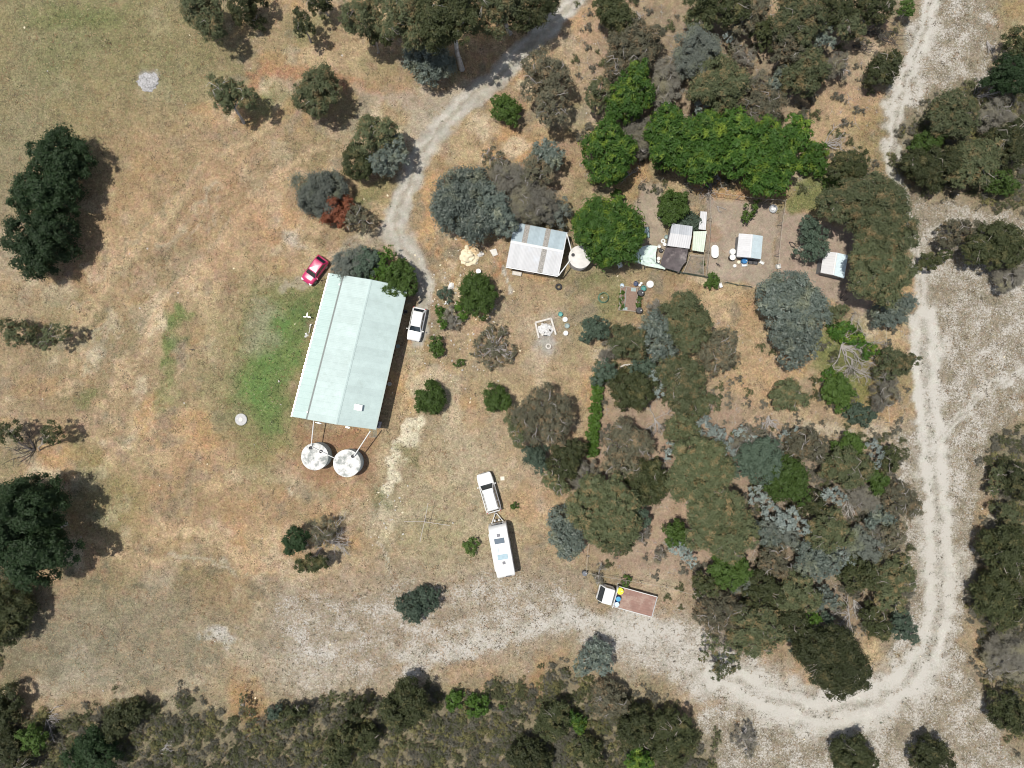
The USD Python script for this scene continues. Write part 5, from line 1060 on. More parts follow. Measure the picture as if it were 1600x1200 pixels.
T('olive', 4.2, '80,520,14; 96,518,10; 72,535,10', 'sparse olive tree near the left edge, right half of a wide forked pair', (80, 534), None, .6, 0)
T('dark', 4, '10,674,14; 22,680,9', 'small dark crown at the left edge above the bare fan of limbs', (50, 704), None, .7, 0)
T('dark', 4, '80,674,14; 72,684,8; 90,680,8', 'small dark crown near the left edge, right of the bare fan of limbs', (62, 704), None, .7, 0)
branches('bare dark fan of limbs between two small crowns near the left edge', 52, 703, 48, 195, 110, 9, BURNTWOOD, .4, 'bare_shrub', 'dead shrub', .06, 3, .3)
T('pine', 9.5, '18,790,36; 46,775,26; 30,830,36; 60,800,26; 20,870,34; 62,862,26; 85,868,20; 45,895,24', 'very large dark tree with a great shadow at the left edge below the middle', None, None, .9, flat=1.2)
T('dark', 5, '8,940,26; 22,962,20; 0,985,26', 'dark tree cut by the left edge below the very large dark tree')
T('pine', 4.6, '459,842,16; 452,856,11; 466,850,10', 'dark green crown on the left of the half dead tree below the concrete tanks', (500, 850), None, 1.1)
T('dark', 4.2, '484,882,15; 502,880,11; 470,884,10', 'dark crown at the foot of the half dead tree below the concrete tanks', (502, 856))
T('oliveb', 3.6, '505,828,16; 496,846,12', 'thin brownish crown in the middle of the half dead tree below the concrete tanks', (506, 850), DEADWOOD, .45, 0)
branches('bare grey spreading limbs on the right of the half dead tree below the concrete tanks', 508, 846, 48, -12, 110, 8, None, .6, 'bare_tree', 'dead tree', .08, 4, .3)
T('teal', 2.8, '640,950,19; 662,938,17; 652,958,13; 678,926,9', 'lone blue green bush on pale grass in the lower middle', None, None, .9)
T('mid', 1.3, '735,855,10; 742,850,6', 'small sparse green bush left of the caravan', None, None, .7, 0)
T('mid', .8, '806,790,5; 801,792,3', 'tiny green seedling right of the wagon', None, None, 1, 0)
# gums at the top, along the drive
T('olive', 9, '562,22,24; 545,30,14; 585,8,18', 'tall olive gum at the top edge, leftmost of the roadside gums', None, None, .8)
T('dark', 6, '592,50,14; 580,58,10; 602,58,9', 'small forked dark tree below the leftmost roadside gum', (592, 82), None, .9)
T('olive', 12, '636,20,30; 612,38,20; 655,45,22; 630,-5,22', 'tall olive gum at the top edge, second of the roadside gums', None, None, .9)
T('dark', 13, '700,12,34; 680,38,26; 722,36,22; 705,-12,26', 'tallest dark gum at the top edge on a long grey trunk beside the drive', (722, 108), PALEBARK, .95)
T('olive', 10, '768,12,26; 790,-4,24; 752,-6,20', 'olive gum at the top edge between the tallest gum and the drive', (797, 52), PALEBARK, .9)
T('dark', 8, '825,2,26; 846,-8,22; 812,28,16', 'dark gum at the top edge with its shade across the drive')
T('blue', 5, '674,86,24; 648,84,18; 692,98,18; 668,108,18; 640,78,10', 'large blue grey gum bush at the foot of the tallest roadside gum')
T('mid', 3.5, '789,166,19; 798,180,12; 780,160,10', 'rounded dark green bush on the right bank of the drive')
T('oliveb', 7, '842,96,22; 868,118,22; 832,130,16; 864,150,22; 852,176,16; 878,180,10', 'tall brown olive tree with pale limbs right of the drive, left of the dry clearing', None, DEADWOOD, .85)
# grey gums between the drive and the shed
T('blue', 5.5, '712,300,32; 738,290,26; 700,330,24; 730,330,30; 748,350,22', 'wide blue grey gum, biggest of the group left of the corrugated shed', flat=.7)
T('blue', 5.5, '772,330,28; 790,348,16; 762,304,18', 'blue grey gum just above the left end of the corrugated shed')
T('oliveb', 5, '772,246,14; 780,258,12; 760,240,8', 'thin olive tree at the top of the blue grey gum group', None, DEADWOOD, .7, 0)
T('grey', 5, '800,286,30; 784,270,18; 815,300,20', 'pale grey half bare tree in the middle of the blue grey gum group', None, DEADWOOD, .8)
T('blue', 4.5, '852,238,20; 865,246,14', 'blue grey gum at the upper right of the group above the shed')
T('oliveb', 5, '836,264,18; 852,272,12; 826,276,12', 'brown olive tree below the upper right blue gum of the group above the shed')
T('grey', 5, '834,312,26; 850,326,16; 818,328,16', 'dark grey twiggy tree directly above the shed roof', None, None, 1.1, 1)
T('bluefine', 4, '873,332,16; 880,320,10', 'small grey bush between the shed roof and the big green tree')
T('bright', 6.5, '932,344,30; 962,352,34; 975,380,24; 948,384,26; 916,362,18; 915,338,14; 992,372,14', 'big dense green pine like tree over the cream tank', flat=.55)
T('lime', 1.6, '968,312,9; 972,322,6; 963,300,6', 'yellow flowered weed patch above the big green tree')
# garden in front of the house
T('bluefine', 3.6, '548,410,22; 532,416,15; 566,402,16', 'grey green shrub against the top gable of the house, left one')
T('teal', 3.6, '572,412,20; 560,424,14; 584,402,10', 'blue green shrub at the middle of the top gable of the house')
T('lime', 4, '598,412,16; 604,396,11; 590,430,14; 608,424,11', 'yellow green leafy tree at the top gable of the house', None, None, .55)
T('mid', 4.2, '622,432,22; 612,446,17; 636,444,14; 630,422,14; 632,452,9', 'clipped round green tree overhanging the top right corner of the house roof', flat=.9)
T('mid', 3.6, '746,458,24; 740,444,16; 752,476,16; 762,458,12', 'round feathery green tree in the garden right of the drive', None, None, .9)
T('teal', 1.2, '693,458,10; 700,466,7', 'low teal plant at the top of the garden bed by the drive', None, None, .8, 0)
T('lime', 1.6, '687,484,8; 690,498,9; 694,508,7', 'upright lime green shrub along the drive opposite the white hatchback')
T('lime', 1.4, '718,480,8; 722,492,8', 'yellow green shrub under the round feathery garden tree')
T('grey', 1.8, '706,492,12; 710,504,11', 'grey twiggy shrub between the lime shrub and the yellow green shrub')
T('mid', 1.6, '681,538,11; 684,550,9; 677,546,7', 'small green bush below the garden by the white hatchback')
T('oliveb', 1.1, '752,536,10; 764,524,10; 779,528,11; 792,545,10; 770,545,13; 753,556,10; 776,562,11; 793,560,9; 762,572,8; 742,548,8; 786,518,8; 800,552,7; 768,510,7', 'sparse spiky olive clump alone in the middle of the garden', None, None, .45, 0)
T('mid', .7, '722,565,6; 713,570,4', 'little green plant right of the small bush below the garden', None, None, .9, 0)
T('mid', 2.8, '672,620,19; 660,630,12; 684,632,12; 674,604,9', 'pointed green tree alone on dry grass right of the lower house', flat=1.1)
T('mid', 3.2, '776,620,17; 786,630,13; 768,632,11', 'bright green tree at the left end of the lower thicket', None, None, 1.1)
T('mid', 3.6, '1050,318,19; 1062,310,12; 1040,326,12; 1064,326,12; 1050,338,12', 'bright round green shrub inside the poultry pen', flat=.9)
T('teal', 1.5, '1076,342,14; 1064,348,11; 1086,348,11', 'low dark green growth between the pen shrub and the pale hen house')
T('mid', 2.2, '1174,326,9; 1168,336,8; 1182,320,7; 1164,342,5', 'small open green fig like tree in the bare right yard', None, None, .8, 0)
T('mid', 1.8, '1114,436,9; 1108,444,6; 1118,444,6', 'small rounded green bush at the end of the green screen fence')
T('mid', .6, '1098,412,4; 1096,424,3', 'green weeds in the low netting run', None, None, 1, 0)
T('mid', .5, '972,458,4; 971,468,4; 971,478,4', 'row of pale green vegetables on the left side of the framed bed', None, None, .7, 0)
T('mid', .6, '999,468,4; 998,476,4', 'green plants along the right side of the framed bed', None, None, 1, 0)
# bright hedge row
T('bright', 7, '1000,108,15; 990,132,22; 1006,140,18; 972,152,18; 984,168,17; 962,170,13', 'bright green leafy tree standing apart at the top of the hedge row', flat=.9)
T('bright', 7, '952,205,22; 944,232,26; 970,230,20; 950,258,22; 968,258,14', 'bright green leafy tree at the left end of the hedge, above the big green tree', flat=.9)
T('bright', 7, '1048,182,20; 1040,205,24; 1066,212,26; 1046,236,24; 1072,245,22; 1030,240,12', 'bright green leafy tree, first from the left in the solid hedge row', flat=.8)
T('bright', 7, '1106,196,24; 1092,220,26; 1118,230,28; 1098,256,24; 1126,205,18', 'bright green leafy tree, second from the left in the solid hedge row', flat=.8)
T('bright', 7, '1148,192,20; 1160,214,24; 1150,244,22; 1164,238,18; 1175,200,14', 'bright green leafy tree, third from the left in the solid hedge row', flat=.8)
T('bright', 7, '1196,212,24; 1222,226,24; 1186,250,26; 1212,262,28; 1194,284,16; 1232,252,18', 'bright green leafy tree at the right end of the solid hedge row', flat=.8)
T('bright', 4.5, '1246,188,12; 1258,205,14; 1248,222,13', 'light green tree behind the right end of the hedge row', None, None, .8)
T('bright', 3, '1276,240,16; 1262,252,14; 1282,262,11; 1270,228,9', 'light green shrub with pale dead twigs right of the hedge row', None, None, .9)
branches('grey dead brushwood along the foot of the hedge row', 1128, 278, 46, 170, 120, 9, None, .6, 'dead_branch', 'dead branch', .05, 11)
branches('grey dead brush at the right foot of the hedge row by the fence', 1112, 286, 38, 150, 120, 8, None, .5, 'dead_branch', 'dead branch', .05, 21)
branches('dead brush heap left of the poultry pen under the hedge', 985, 272, 26, 90, 360, 8, None, .5, 'dead_branch', 'dead branch', .05, 12)
T('grey', 4, '992,196,20; 1004,216,20; 1012,200,14; 996,232,14', 'dark grey twiggy gap tree between the left hedge tree and the solid hedge row', None, None, 1.2, 1)
# thicket north of the hedge
T('dark', 6, '962,16,24; 946,8,16; 978,30,18', 'dark olive tree at the top edge right of the drive')
T('oliveb', 5.5, '988,48,26; 1006,66,22; 976,72,20; 1000,92,18; 1020,52,16', 'greyish brown open tree below the dark olive tree at the top edge', None, DEADWOOD, .8)
T('oliveb', 4.5, '964,98,16; 954,112,11; 972,118,10', 'small grey olive shrub left of the free standing bright green tree', None, None, .8)
T('olive', 5, '936,134,13; 926,148,11; 948,148,11; 934,168,10', 'thin dark tree leaning at the left of the free standing bright green tree', None, None, .8, 0)
T('bluefine', 5.5, '1088,70,26; 1106,80,20; 1076,92,20; 1096,98,16', 'fine blue grey dome in the thicket above the hedge row')
T('olive', 4.5, '1090,28,16; 1102,36,10', 'olive shrub above the fine blue grey dome')
T('olive', 6.5, '1120,118,26; 1146,128,24; 1102,138,20; 1132,150,22', 'broad olive dome between the blue grey dome and the hedge row', flat=.65)
T('oliveb', 6, '1178,152,24; 1200,164,22; 1186,182,18; 1168,172,16', 'brown olive dome with rusty tips behind the hedge row')
T('grey', 4.5, '1046,110,20; 1036,132,16; 1052,148,16; 1036,164,12', 'grey brown twiggy tree right of the free standing bright green tree', None, None, 1.1, 1)
T('silver', 3.5, '1098,166,11; 1110,162,9', 'small silver blue gum peeping over the hedge row')
T('dark', 7, '1122,4,26; 1096,-6,20; 1148,10,20', 'dark tree at the top edge above the fine blue grey dome')
T('oliveb', 5, '1172,16,20; 1160,34,16; 1190,10,16', 'grey olive tree at the top edge left of the biggest top edge scrub')
T('dark', 4.5, '1194,46,14; 1200,62,12; 1206,34,10', 'dark narrow shrub left of the biggest top edge scrub')
T('grey', 3, '1160,84,12; 1150,74,9; 1172,92,9', 'small grey blue twiggy shrub right of the fine blue grey dome', None, None, .7)
T('grey', 3, '1188,126,14; 1200,138,10', 'grey dry shrub above the rusty tipped dome', None, None, .9)
T('olive', 7, '1252,14,28; 1236,36,22; 1272,32,20; 1258,56,16', 'biggest olive scrub tree at the top edge left of the white track')
T('oliveb', 6, '1232,64,18; 1222,80,14; 1248,84,12', 'grey olive tree below the biggest top edge scrub')
T('blue', 4, '1290,48,12; 1284,62,10; 1298,66,8', 'small blue grey gum right of the biggest top edge scrub')
T('dark', 6, '1306,14,22; 1330,2,18; 1290,4,14', 'dark scrub tree at the top edge between biggest scrub and the white track')
T('olive', 5, '1330,38,17; 1344,48,10; 1318,48,10', 'olive crown with long bare limbs reaching to the white track')
T('dark', 5, '1376,12,18; 1362,4,14; 1390,4,10', 'dark crown at the top edge touching the white track')
T('mid', 3, '1420,8,11; 1424,18,7', 'small green bush at the top edge on the left rim of the white track')
T('olive', 6, '1256,98,24; 1278,106,18; 1244,122,20; 1264,130,16', 'rounded olive dome above the dry clearing left of the white track')
T('grey', 3.5, '1310,96,14; 1318,108,10; 1302,110,9', 'grey black twiggy shrub right of the rounded olive dome', None, None, 1.1, 1)
T('dark', 4.5, '1384,104,21; 1396,96,13; 1374,114,13', 'compact dark olive dome at the left rim of the white track')
branches('long dark fallen limbs reaching towards the white track near the top', 1352, 48, 62, 0, 70, 5, BURNTWOOD, .5, 'dead_branch', 'dead branch', .08, 13)
branches('dark bare limb above the compact dark olive dome', 1335, 68, 40, 35, 60, 4, BURNTWOOD, .5, 'dead_branch', 'dead branch', .07, 14)
branches('pale fallen branches in the dry clearing right of the hedge row', 1290, 225, 36, -20, 70, 7, None, .4, 'dead_branch', 'dead branch', .07, 15)
# eastern edge, top
T('pine', 5.5, '1580,108,20; 1566,122,17; 1592,126,17', 'deep green dome at the right edge near the top')
T('dark', 5, '1592,62,17; 1604,80,14', 'dark scrub cut by the right edge above the deep green dome')
T('olive', 6, '1490,170,25; 1508,178,22; 1478,186,18; 1500,196,18', 'olive dome on the right bank of the white track near the top', flat=.65)
T('mid', 4, '1452,222,17; 1436,232,12; 1464,212,11', 'green shrub on the right rim of the white track below the olive dome')
T('dark', 5, '1446,254,24; 1470,266,22; 1488,248,20; 1428,250,14', 'wide dark scrub below the green shrub by the white track', flat=.55)
T('olive', 5, '1520,246,26; 1544,236,20; 1536,268,20; 1506,274,16', 'wide olive scrub in the eastern thicket, centre', flat=.6)
T('dark', 5, '1572,218,20; 1590,204,16; 1584,240,18', 'dark scrub at the right edge below the deep green dome')
T('mid', 4, '1568,278,16; 1582,290,13', 'green shrub near the right edge at the lower end of the eastern thicket')
T('grey', 3.5, '1560,170,18; 1546,186,16; 1576,188,14', 'grey dry shrub between olive dome and the right edge', None, None, .8)
branches('pale dead branches above the olive dome by the right edge', 1524, 148, 44, -45, 120, 8, None, .5, 'dead_branch', 'dead branch', .06, 16)
branches('grey dead twigs on the verge near the top right', 1545, 62, 30, 60, 60, 5, None, .4, 'dead_branch', 'dead branch', .05, 17)
T('oliveb', 4, '1490,362,17; 1510,358,16; 1522,368,12; 1478,376,11', 'rust tinted shrub on the right side of the track opposite the wide olive tree', None, None, .9)
T('dark', 5.5, '1548,378,24; 1572,372,24; 1530,392,18; 1590,392,20; 1562,400,18', 'wide dark olive tree at the right edge opposite the poultry yards', flat=.6)
T('grey', 3.5, '1582,430,18; 1596,416,14; 1572,444,12', 'grey dry bush at the right edge below the wide dark olive tree', None, None, 1.1, 1)
T('dark', 3.5, '1452,408,12; 1468,402,10; 1482,396,8; 1442,414,8', 'small dark shrub in the middle of the white track bend')
# wide olive trees by the poultry yards
T('dark', 6.5, '1326,252,18; 1340,264,16; 1314,268,14; 1346,244,12', 'dark tree at the left rim of the track above the wide olive tree')
T('mid', 3, '1308,288,14; 1320,298,10', 'green shrub under the dark tree above the wide olive tree')
T('olive', 8, '1302,318,20; 1334,306,26; 1366,300,28; 1392,316,26; 1346,326,26; 1310,332,14', 'wide olive tree above the half hidden white hen house, upper part of the big pair', flat=.55)
T('olive', 8, '1404,346,24; 1376,352,28; 1392,378,26; 1416,372,16; 1360,372,18', 'wide olive tree right rim of the big pair, touching the white track', flat=.55)
T('olive', 8.5, '1352,402,20; 1376,408,28; 1398,420,24; 1362,434,24; 1380,446,24; 1412,430,16; 1392,462,14', 'wide olive tree covering the right side of the half hidden white hen house', flat=.5)
branches('pale dead limbs lying over the crown of the wide olive tree', 1364, 396, 26, -30, 80, 5, PALEBARK, 7.6, 'dead_branch', 'dead branch', .05, 18) if False else None
T('teal', 4.5, '1266,358,15; 1276,372,17; 1266,390,15; 1284,392,12; 1262,346,10', 'blue green gum left of the half hidden white hen house')
T('blue', 7, '1212,462,24; 1240,448,26; 1262,470,24; 1226,488,24; 1252,500,22; 1280,486,18; 1200,478,14', 'large grey blue gum at the lower corner of the bare yard, upper crown', flat=.6, cover=.9)
T('blue', 6, '1226,524,18; 1250,532,22; 1240,556,18; 1264,548,14; 1272,520,14', 'large grey blue gum at the lower corner of the bare yard, lower crown', flat=.7)
T('blue', 4.5, '1386,488,18; 1410,480,18; 1400,496,14; 1424,474,10', 'blue grey gum on the left rim of the track below the wide olive tree')
T('olive', 3.5, '1312,486,12; 1304,496,9', 'small olive bush right of the large grey blue gum')
branches('pale tangled dead tree lying on green weeds by the track fence', 1318, 540, 62, 10, 230, 12, DEADWOOD, .7, 'fallen_tree', 'dead tree', .085, 19, .12, 4)
branches('grey dead limbs below the tangled dead tree', 1332, 572, 46, 100, 150, 7, DEADWOOD, .6, 'fallen_tree', 'dead tree', .075, 22, .12, 4)
T('bright', 1.6, '1322,520,15; 1306,512,11; 1340,530,11', 'bright green weeds above the tangled dead tree', None, None, .6, 0)
T('bright', 1.6, '1362,548,12; 1300,590,13; 1312,606,12', 'bright green weeds around the lower limbs of the tangled dead tree', None, None, .6, 0)
T('olive', 4, '1396,560,17; 1412,570,15; 1388,578,14; 1426,562,10', 'olive shrub leaning over the left rim of the white track')
T('grey', 3, '1384,600,18; 1392,618,14; 1378,630,13', 'grey twiggy shrub along the track fence', None, None, .9)
T('mid', 3, '1310,604,17; 1300,616,13; 1322,614,13; 1316,630,12', 'green shrub below the tangled dead tree')
T('teal', 1.5, '1338,646,15; 1352,650,13; 1364,646,9; 1330,640,8', 'pale spiky teal plant beside the sandy side path', None, None, .8, 0)
T('olive', 4.5, '1232,610,19; 1222,622,16; 1246,626,15', 'round grey olive bush alone in the dry clearing above the side path')
branches('grey bare stump tree left of the sandy side path', 1203, 650, 30, 90, 140, 6, None, .6, 'bare_tree', 'dead tree', .1, 23, .3)
# thicket: gums and domes in the middle
T('teal', 3.6, '924,512,15; 938,518,13; 916,526,10; 944,508,8', 'blue green gum at the top left of the middle thicket')
T('grey', 3, '952,548,14; 944,558,10', 'grey leafless bush below the top left gum of the middle thicket', None, None, .9)
T('teal', 3.6, '944,576,14; 936,590,11; 954,584,10', 'blue green gum at the head of the lime hedge')
hx = [(937, 588), (934, 604), (933, 618), (931, 634), (930, 648), (928, 662), (927, 676), (926, 690), (925, 703)]
for k, (x, y) in enumerate(hx):
    T('lime', 1.5, f'{x},{y},8; {x - 3},{y + 6},6; {x + 4},{y + 3},6', f'lime hedge bush, {["topmost", "second from the top", "third from the top", "fourth from the top", "middle", "fourth from the bottom", "third from the bottom", "second from the bottom", "lowest"][k]} in the narrow lime hedge')
T('olive', 5.5, '980,528,20; 994,540,18; 970,542,14; 1002,524,10', 'olive tree with an orange tip left of the big silver blue gum')
T('blue', 5.5, '1028,502,17; 1036,520,17; 1020,530,15; 1038,544,15; 1024,552,12; 1012,518,11', 'big silver blue gum in the upper middle thicket')
T('teal', 4, '1004,566,14; 1016,576,12; 996,578,10', 'teal gum under the orange tipped olive tree')
T('olive', 6.5, '1064,478,22; 1086,494,22; 1098,514,17; 1072,512,22; 1080,536,16; 1058,494,14', 'olive tree with an ochre crown at the top of the middle thicket', flat=.7)
T('oliveb', 5.5, '1124,534,20; 1110,550,18; 1138,556,16; 1120,568,14; 1140,530,10', 'sparse grey olive tree right of the ochre crowned tree', None, DEADWOOD, .75)
T('grey', 2.5, '1023,484,10; 1026,476,7', 'small dry grey shrub at the left foot of the ochre crowned tree', None, None, 1)
T('dark', 5, '986,604,23; 1006,600,19; 976,620,18; 1000,622,16', 'dark olive dome right of the lime hedge', flat=.7)
T('olive', 6, '1048,576,18; 1074,584,22; 1056,606,20; 1084,606,18; 1064,628,18', 'olive tree in the centre of the middle thicket', flat=.7)
T('silver', 4.5, '1028,598,10; 1032,612,9; 1024,588,8', 'thin silver gum between the dark dome and the central olive tree')
T('olive', 4.5, '1096,636,17; 1114,628,13; 1082,646,12', 'olive shrub below the central olive tree')
T('oliveb', 6, '848,630,22; 872,646,22; 822,646,20; 838,668,22; 866,674,18', 'wide mixed olive tree at the left end of the lower thicket', flat=.65, cover=.9)
T('olive', 5, '804,660,15; 812,676,14; 800,646,10; 812,690,9', 'ochre olive shrub at the far left rim of the lower thicket')
T('teal', 4.2, '838,714,17; 828,706,11; 846,728,12', 'dark teal round bush at the left rim of the lower thicket')
T('dark', 5, '884,712,20; 900,700,15; 874,728,16; 892,734,15', 'dark olive tree right of the dark teal round bush')
T('olive', 4.5, '868,752,15; 878,762,12; 860,744,10', 'olive shrub above the blue grey gum by the caravan lawn')
T('grey', 4, '910,744,18; 926,738,14; 918,756,12', 'grey brown shrub in the lower thicket below the lime hedge', None, None, 1.1, 1)
T('oliveb', 5.5, '976,678,20; 996,690,20; 958,694,16; 1010,700,13; 980,706,16', 'brown olive dome right of the lower end of the lime hedge', flat=.7)
T('oliveb', 5, '968,724,15; 984,732,15; 954,730,12', 'small ochre olive dome below the lime hedge')
T('olive', 7, '928,772,24; 955,766,24; 920,800,24; 946,804,28; 972,790,24; 972,820,24; 934,828,22; 904,786,15', 'broad olive tree with ochre patches right of the blue grey gum by the caravan lawn', flat=.55)
T('dark', 5, '1006,748,24; 1030,756,20; 1012,770,18; 1026,736,14', 'grey olive dome in the lower thicket between two broad domes', flat=.65)
T('teal', 4, '994,800,15; 1006,812,12', 'dark green crown on the right rim of the broad ochre patched tree')
T('olive', 4.5, '962,852,16; 976,846,13; 952,844,11', 'olive dome at the lower tip of the broad ochre patched tree')
T('blue', 4.5, '878,812,19; 892,828,17; 874,838,15; 890,856,17; 902,848,12; 880,862,11', 'blue grey gum at the edge of the lawn right of the caravan', flat=.8)
T('grey', 2, '1005,838,9; 1012,828,7', 'dry brown bush below the dark green crown in the thicket', None, None, .7)
T('grey', 1.8, '1030,872,10; 1034,862,7', 'dry grey bush on the bare floor left of the silver gum', None, None, .7)
T('mid', 1.2, '981,907,6; 978,912,5', 'small green weed at the wire fence behind the truck', None, None, 1, 0)
T('grey', 1.2, '938,884,6; 934,900,6; 936,910,5', 'thin grass clump at the fence in front of the truck cab', None, None, .8, 0)
T('olive', 7.5, '1082,720,26; 1108,716,24; 1072,748,26; 1102,746,28; 1128,740,20; 1086,772,22; 1112,768,18', 'broad olive dome in the heart of the lower thicket', flat=.55)
T('silver', 5, '1102,668,13; 1116,680,12; 1128,676,9; 1134,694,11; 1142,706,9', 'bright silver gum above the broad olive dome in the lower thicket')
T('silver', 3.5, '1050,700,9; 1042,712,7', 'faint silver twigs left of the broad olive dome')
T('olive', 5, '1064,666,18; 1078,678,15; 1052,676,12', 'olive dome left of the bright silver gum')
branches('grey dead brush in the clearing under the dark olive dome', 1024, 655, 34, -10, 300, 8, None, .5, 'dead_branch', 'dead branch', .06, 24)
branches('pale dead brush left of the broad olive dome', 1020, 716, 36, 40, 200, 8, None, .5, 'dead_branch', 'dead branch', .05, 25)
T('olive', 8, '1106,806,26; 1136,796,26; 1124,832,28; 1156,820,24; 1094,840,20; 1140,852,24; 1170,836,16', 'broad olive dome in the lower thicket above the track corner, nearest the truck', flat=.55)
T('mid', 4.5, '1056,828,14; 1064,842,12; 1050,844,10', 'dark green bush left of the broad dome nearest the truck')
T('silver', 4, '1058,858,13; 1072,866,12; 1080,876,9', 'silver gum at the lower left of the broad dome nearest the truck')
T('mid', 5.5, '1130,888,18; 1150,884,18; 1140,904,17; 1162,896,12', 'green olive crown below the broad dome nearest the truck')
T('teal', 6.5, '1176,712,22; 1200,706,20; 1188,732,20; 1164,730,16; 1210,728,16', 'grey green dome right of the broad olive dome in the heart of the thicket', flat=.65)
T('mid', 6, '1230,736,22; 1246,752,20; 1222,760,20; 1210,746,14; 1250,772,14', 'mossy green dome in the right part of the lower thicket', flat=.65)
T('oliveb', 5, '1258,690,19; 1276,702,16; 1246,708,15', 'grey olive crown near the sandy side path, right thicket')
T('grey', 4.5, '1152,700,14; 1172,690,12; 1166,676,9', 'grey twiggy shrub right of the bright silver gum', None, None, 1)
T('mid', 3.6, '1328,692,16; 1340,700,12; 1318,702,11', 'bright green round bush at the end of the sandy side path')
T('silver', 3.2, '1366,698,10; 1372,712,10; 1370,728,7', 'silver shrub right of the bright green round bush')
T('olive', 5.5, '1316,724,21; 1340,732,19; 1328,746,16; 1302,738,14', 'grey olive dome under the bright green round bush')
T('dark', 3.6, '1394,708,11; 1388,726,13; 1400,716,8', 'thin dark shrub left of the white track below the side path')
T('mid', 4, '1374,752,13; 1370,764,11; 1362,744,9', 'olive green bush in the thicket left of the white track bend')
T('oliveb', 5, '1416,780,20; 1400,768,17; 1430,796,12; 1396,790,14', 'grey olive shrub on the left rim of the white track, middle')
T('grey', 4, '1352,780,18; 1336,770,15; 1368,790,14', 'bare twiggy grey shrub in the right part of the lower thicket', None, None, .8)
branches('pale forked dead tree in the right part of the lower thicket', 1328, 780, 34, 90, 120, 6, PALEBARK, .8, 'bare_tree', 'dead tree', .1, 26, .35)
T('silver', 5, '1212,806,14; 1228,818,14; 1240,806,11; 1250,824,11', 'silver blue gum spread below the mossy green dome')
T('bluefine', 4.5, '1216,836,17; 1236,842,15; 1200,824,12', 'blue grey bush under the silver blue gum below the mossy green dome')
T('olive', 6, '1296,824,22; 1314,836,18; 1288,844,18; 1306,812,14', 'olive dome right of the spread silver blue gum')
T('dark', 4.5, '1274,784,16; 1258,792,13; 1284,798,10', 'dark shrub above the right olive dome of the lower thicket')
T('blue', 5, '1276,868,20; 1298,878,17; 1262,884,16; 1284,894,14', 'blue grey gum in the lower right thicket below the right olive dome')
T('bluefine', 4.5, '1350,846,19; 1366,860,16; 1336,862,15', 'grey blue bush left of the white track above the corner')
T('dark', 5, '1344,892,19; 1362,904,16; 1330,906,15', 'dark grey olive shrub in the lower right thicket')
T('oliveb', 4.5, '1392,840,16; 1404,826,12; 1384,856,13', 'sparse grey olive shrub near the white track above the corner')
T('olive', 5.5, '1396,896,21; 1416,906,17; 1384,912,17; 1408,884,14', 'olive dome on the left rim of the white track above the corner')
T('oliveb', 5, '1216,866,16; 1204,884,15; 1226,890,13', 'olive grey crown between silver gum and the lower right thicket')
T('dark', 5, '1196,918,19; 1214,930,16; 1182,934,15', 'dark scrub right of the green olive crown')
T('olive', 5.5, '1246,920,20; 1264,936,18; 1230,940,16', 'grey olive crown in the lower right thicket above the yellow shrub')
T('silver', 4.2, '1160,676,11; 1174,688,9', 'small silver gum between the bright silver gum and the grey green dome')
T('silver', 4, '1188,770,12; 1202,784,10; 1178,782,8', 'silver gum left of the mossy green dome in the lower thicket')
T('blue', 4.6, '1200,840,14; 1186,826,12; 1214,850,11', 'blue grey gum right of the broad dome nearest the truck')
T('silver', 4.2, '1300,768,10; 1312,778,9; 1290,774,8', 'silver gum right of the mossy green dome in the lower thicket')
T('silver', 3.8, '1320,866,11; 1330,878,9; 1312,880,8', 'silver gum between the blue grey gum and the track corner')
T('blue', 4.4, '1376,800,13; 1388,812,11; 1364,816,10', 'blue grey gum beside the bare twiggy grey shrub in the right thicket')
T('bluefine', 3.6, '1156,920,12; 1168,912,10', 'fine grey blue bush below the green olive crown')
T('blue', 4, '1290,930,12; 1304,942,10; 1282,946,9', 'blue grey gum above the yellow green shrub of the southern dome')
T('silver', 3.4, '1238,672,9; 1228,684,8', 'silver sprigs at the left of the grey olive crown by the side path')
T('grey', 3.4, '1206,694,12; 1222,704,10; 1198,684,9', 'grey twiggy shrub above the mossy green dome')
T('grey', 3.4, '1362,826,12; 1374,836,10', 'grey twiggy shrub beside the grey blue bush above the corner')
T('silver', 3.2, '1140,56,9; 1150,44,8', 'silver sprigs at the upper right of the fine blue grey dome')
T('blue', 4, '1218,118,11; 1212,132,10; 1226,106,8', 'blue grey gum between the rusty tipped dome and the rounded olive dome')
# thicket: southern point
T('dark', 4.5, '1100,912,14; 1112,924,12; 1092,926,9', 'dark small tree right of the truck')
T('oliveb', 5, '1124,948,21; 1106,962,17; 1146,958,17; 1120,974,15', 'grey brown open tree right of the truck tail', None, DEADWOOD, .7)
T('olive', 6, '1168,982,24; 1196,974,22; 1184,1002,22; 1210,994,18; 1156,1004,14', 'broad grey olive tree at the southern rim of the thicket', flat=.6, cover=.9)
T('olive', 4.5, '1112,1002,11; 1124,1018,10; 1146,1020,13', 'sparse olive limb hanging over the white sand, left one', None, None, .5, 0)
T('olive', 4.5, '1132,1048,13; 1120,1054,9; 1146,1040,11; 1100,1026,8', 'sparse olive limb hanging over the white sand, lowest one', None, None, .5, 0)
T('dark', 5, '1236,968,20; 1252,984,16; 1222,986,14', 'dark olive crown left of the yellow shrub at the southern point')
T('lime', 3.2, '1272,962,10; 1266,974,8; 1278,972,7', 'yellow green shrub at the top of the big southern dome')
T('teal', 3.5, '1250,1000,12; 1244,1012,9; 1296,966,10', 'small blue green bush left of the yellow green shrub')
branches('grey dead brush above the right side of the big southern dome', 1330, 962, 44, 170, 200, 9, None, .6, 'dead_branch', 'dead branch', .06, 27)
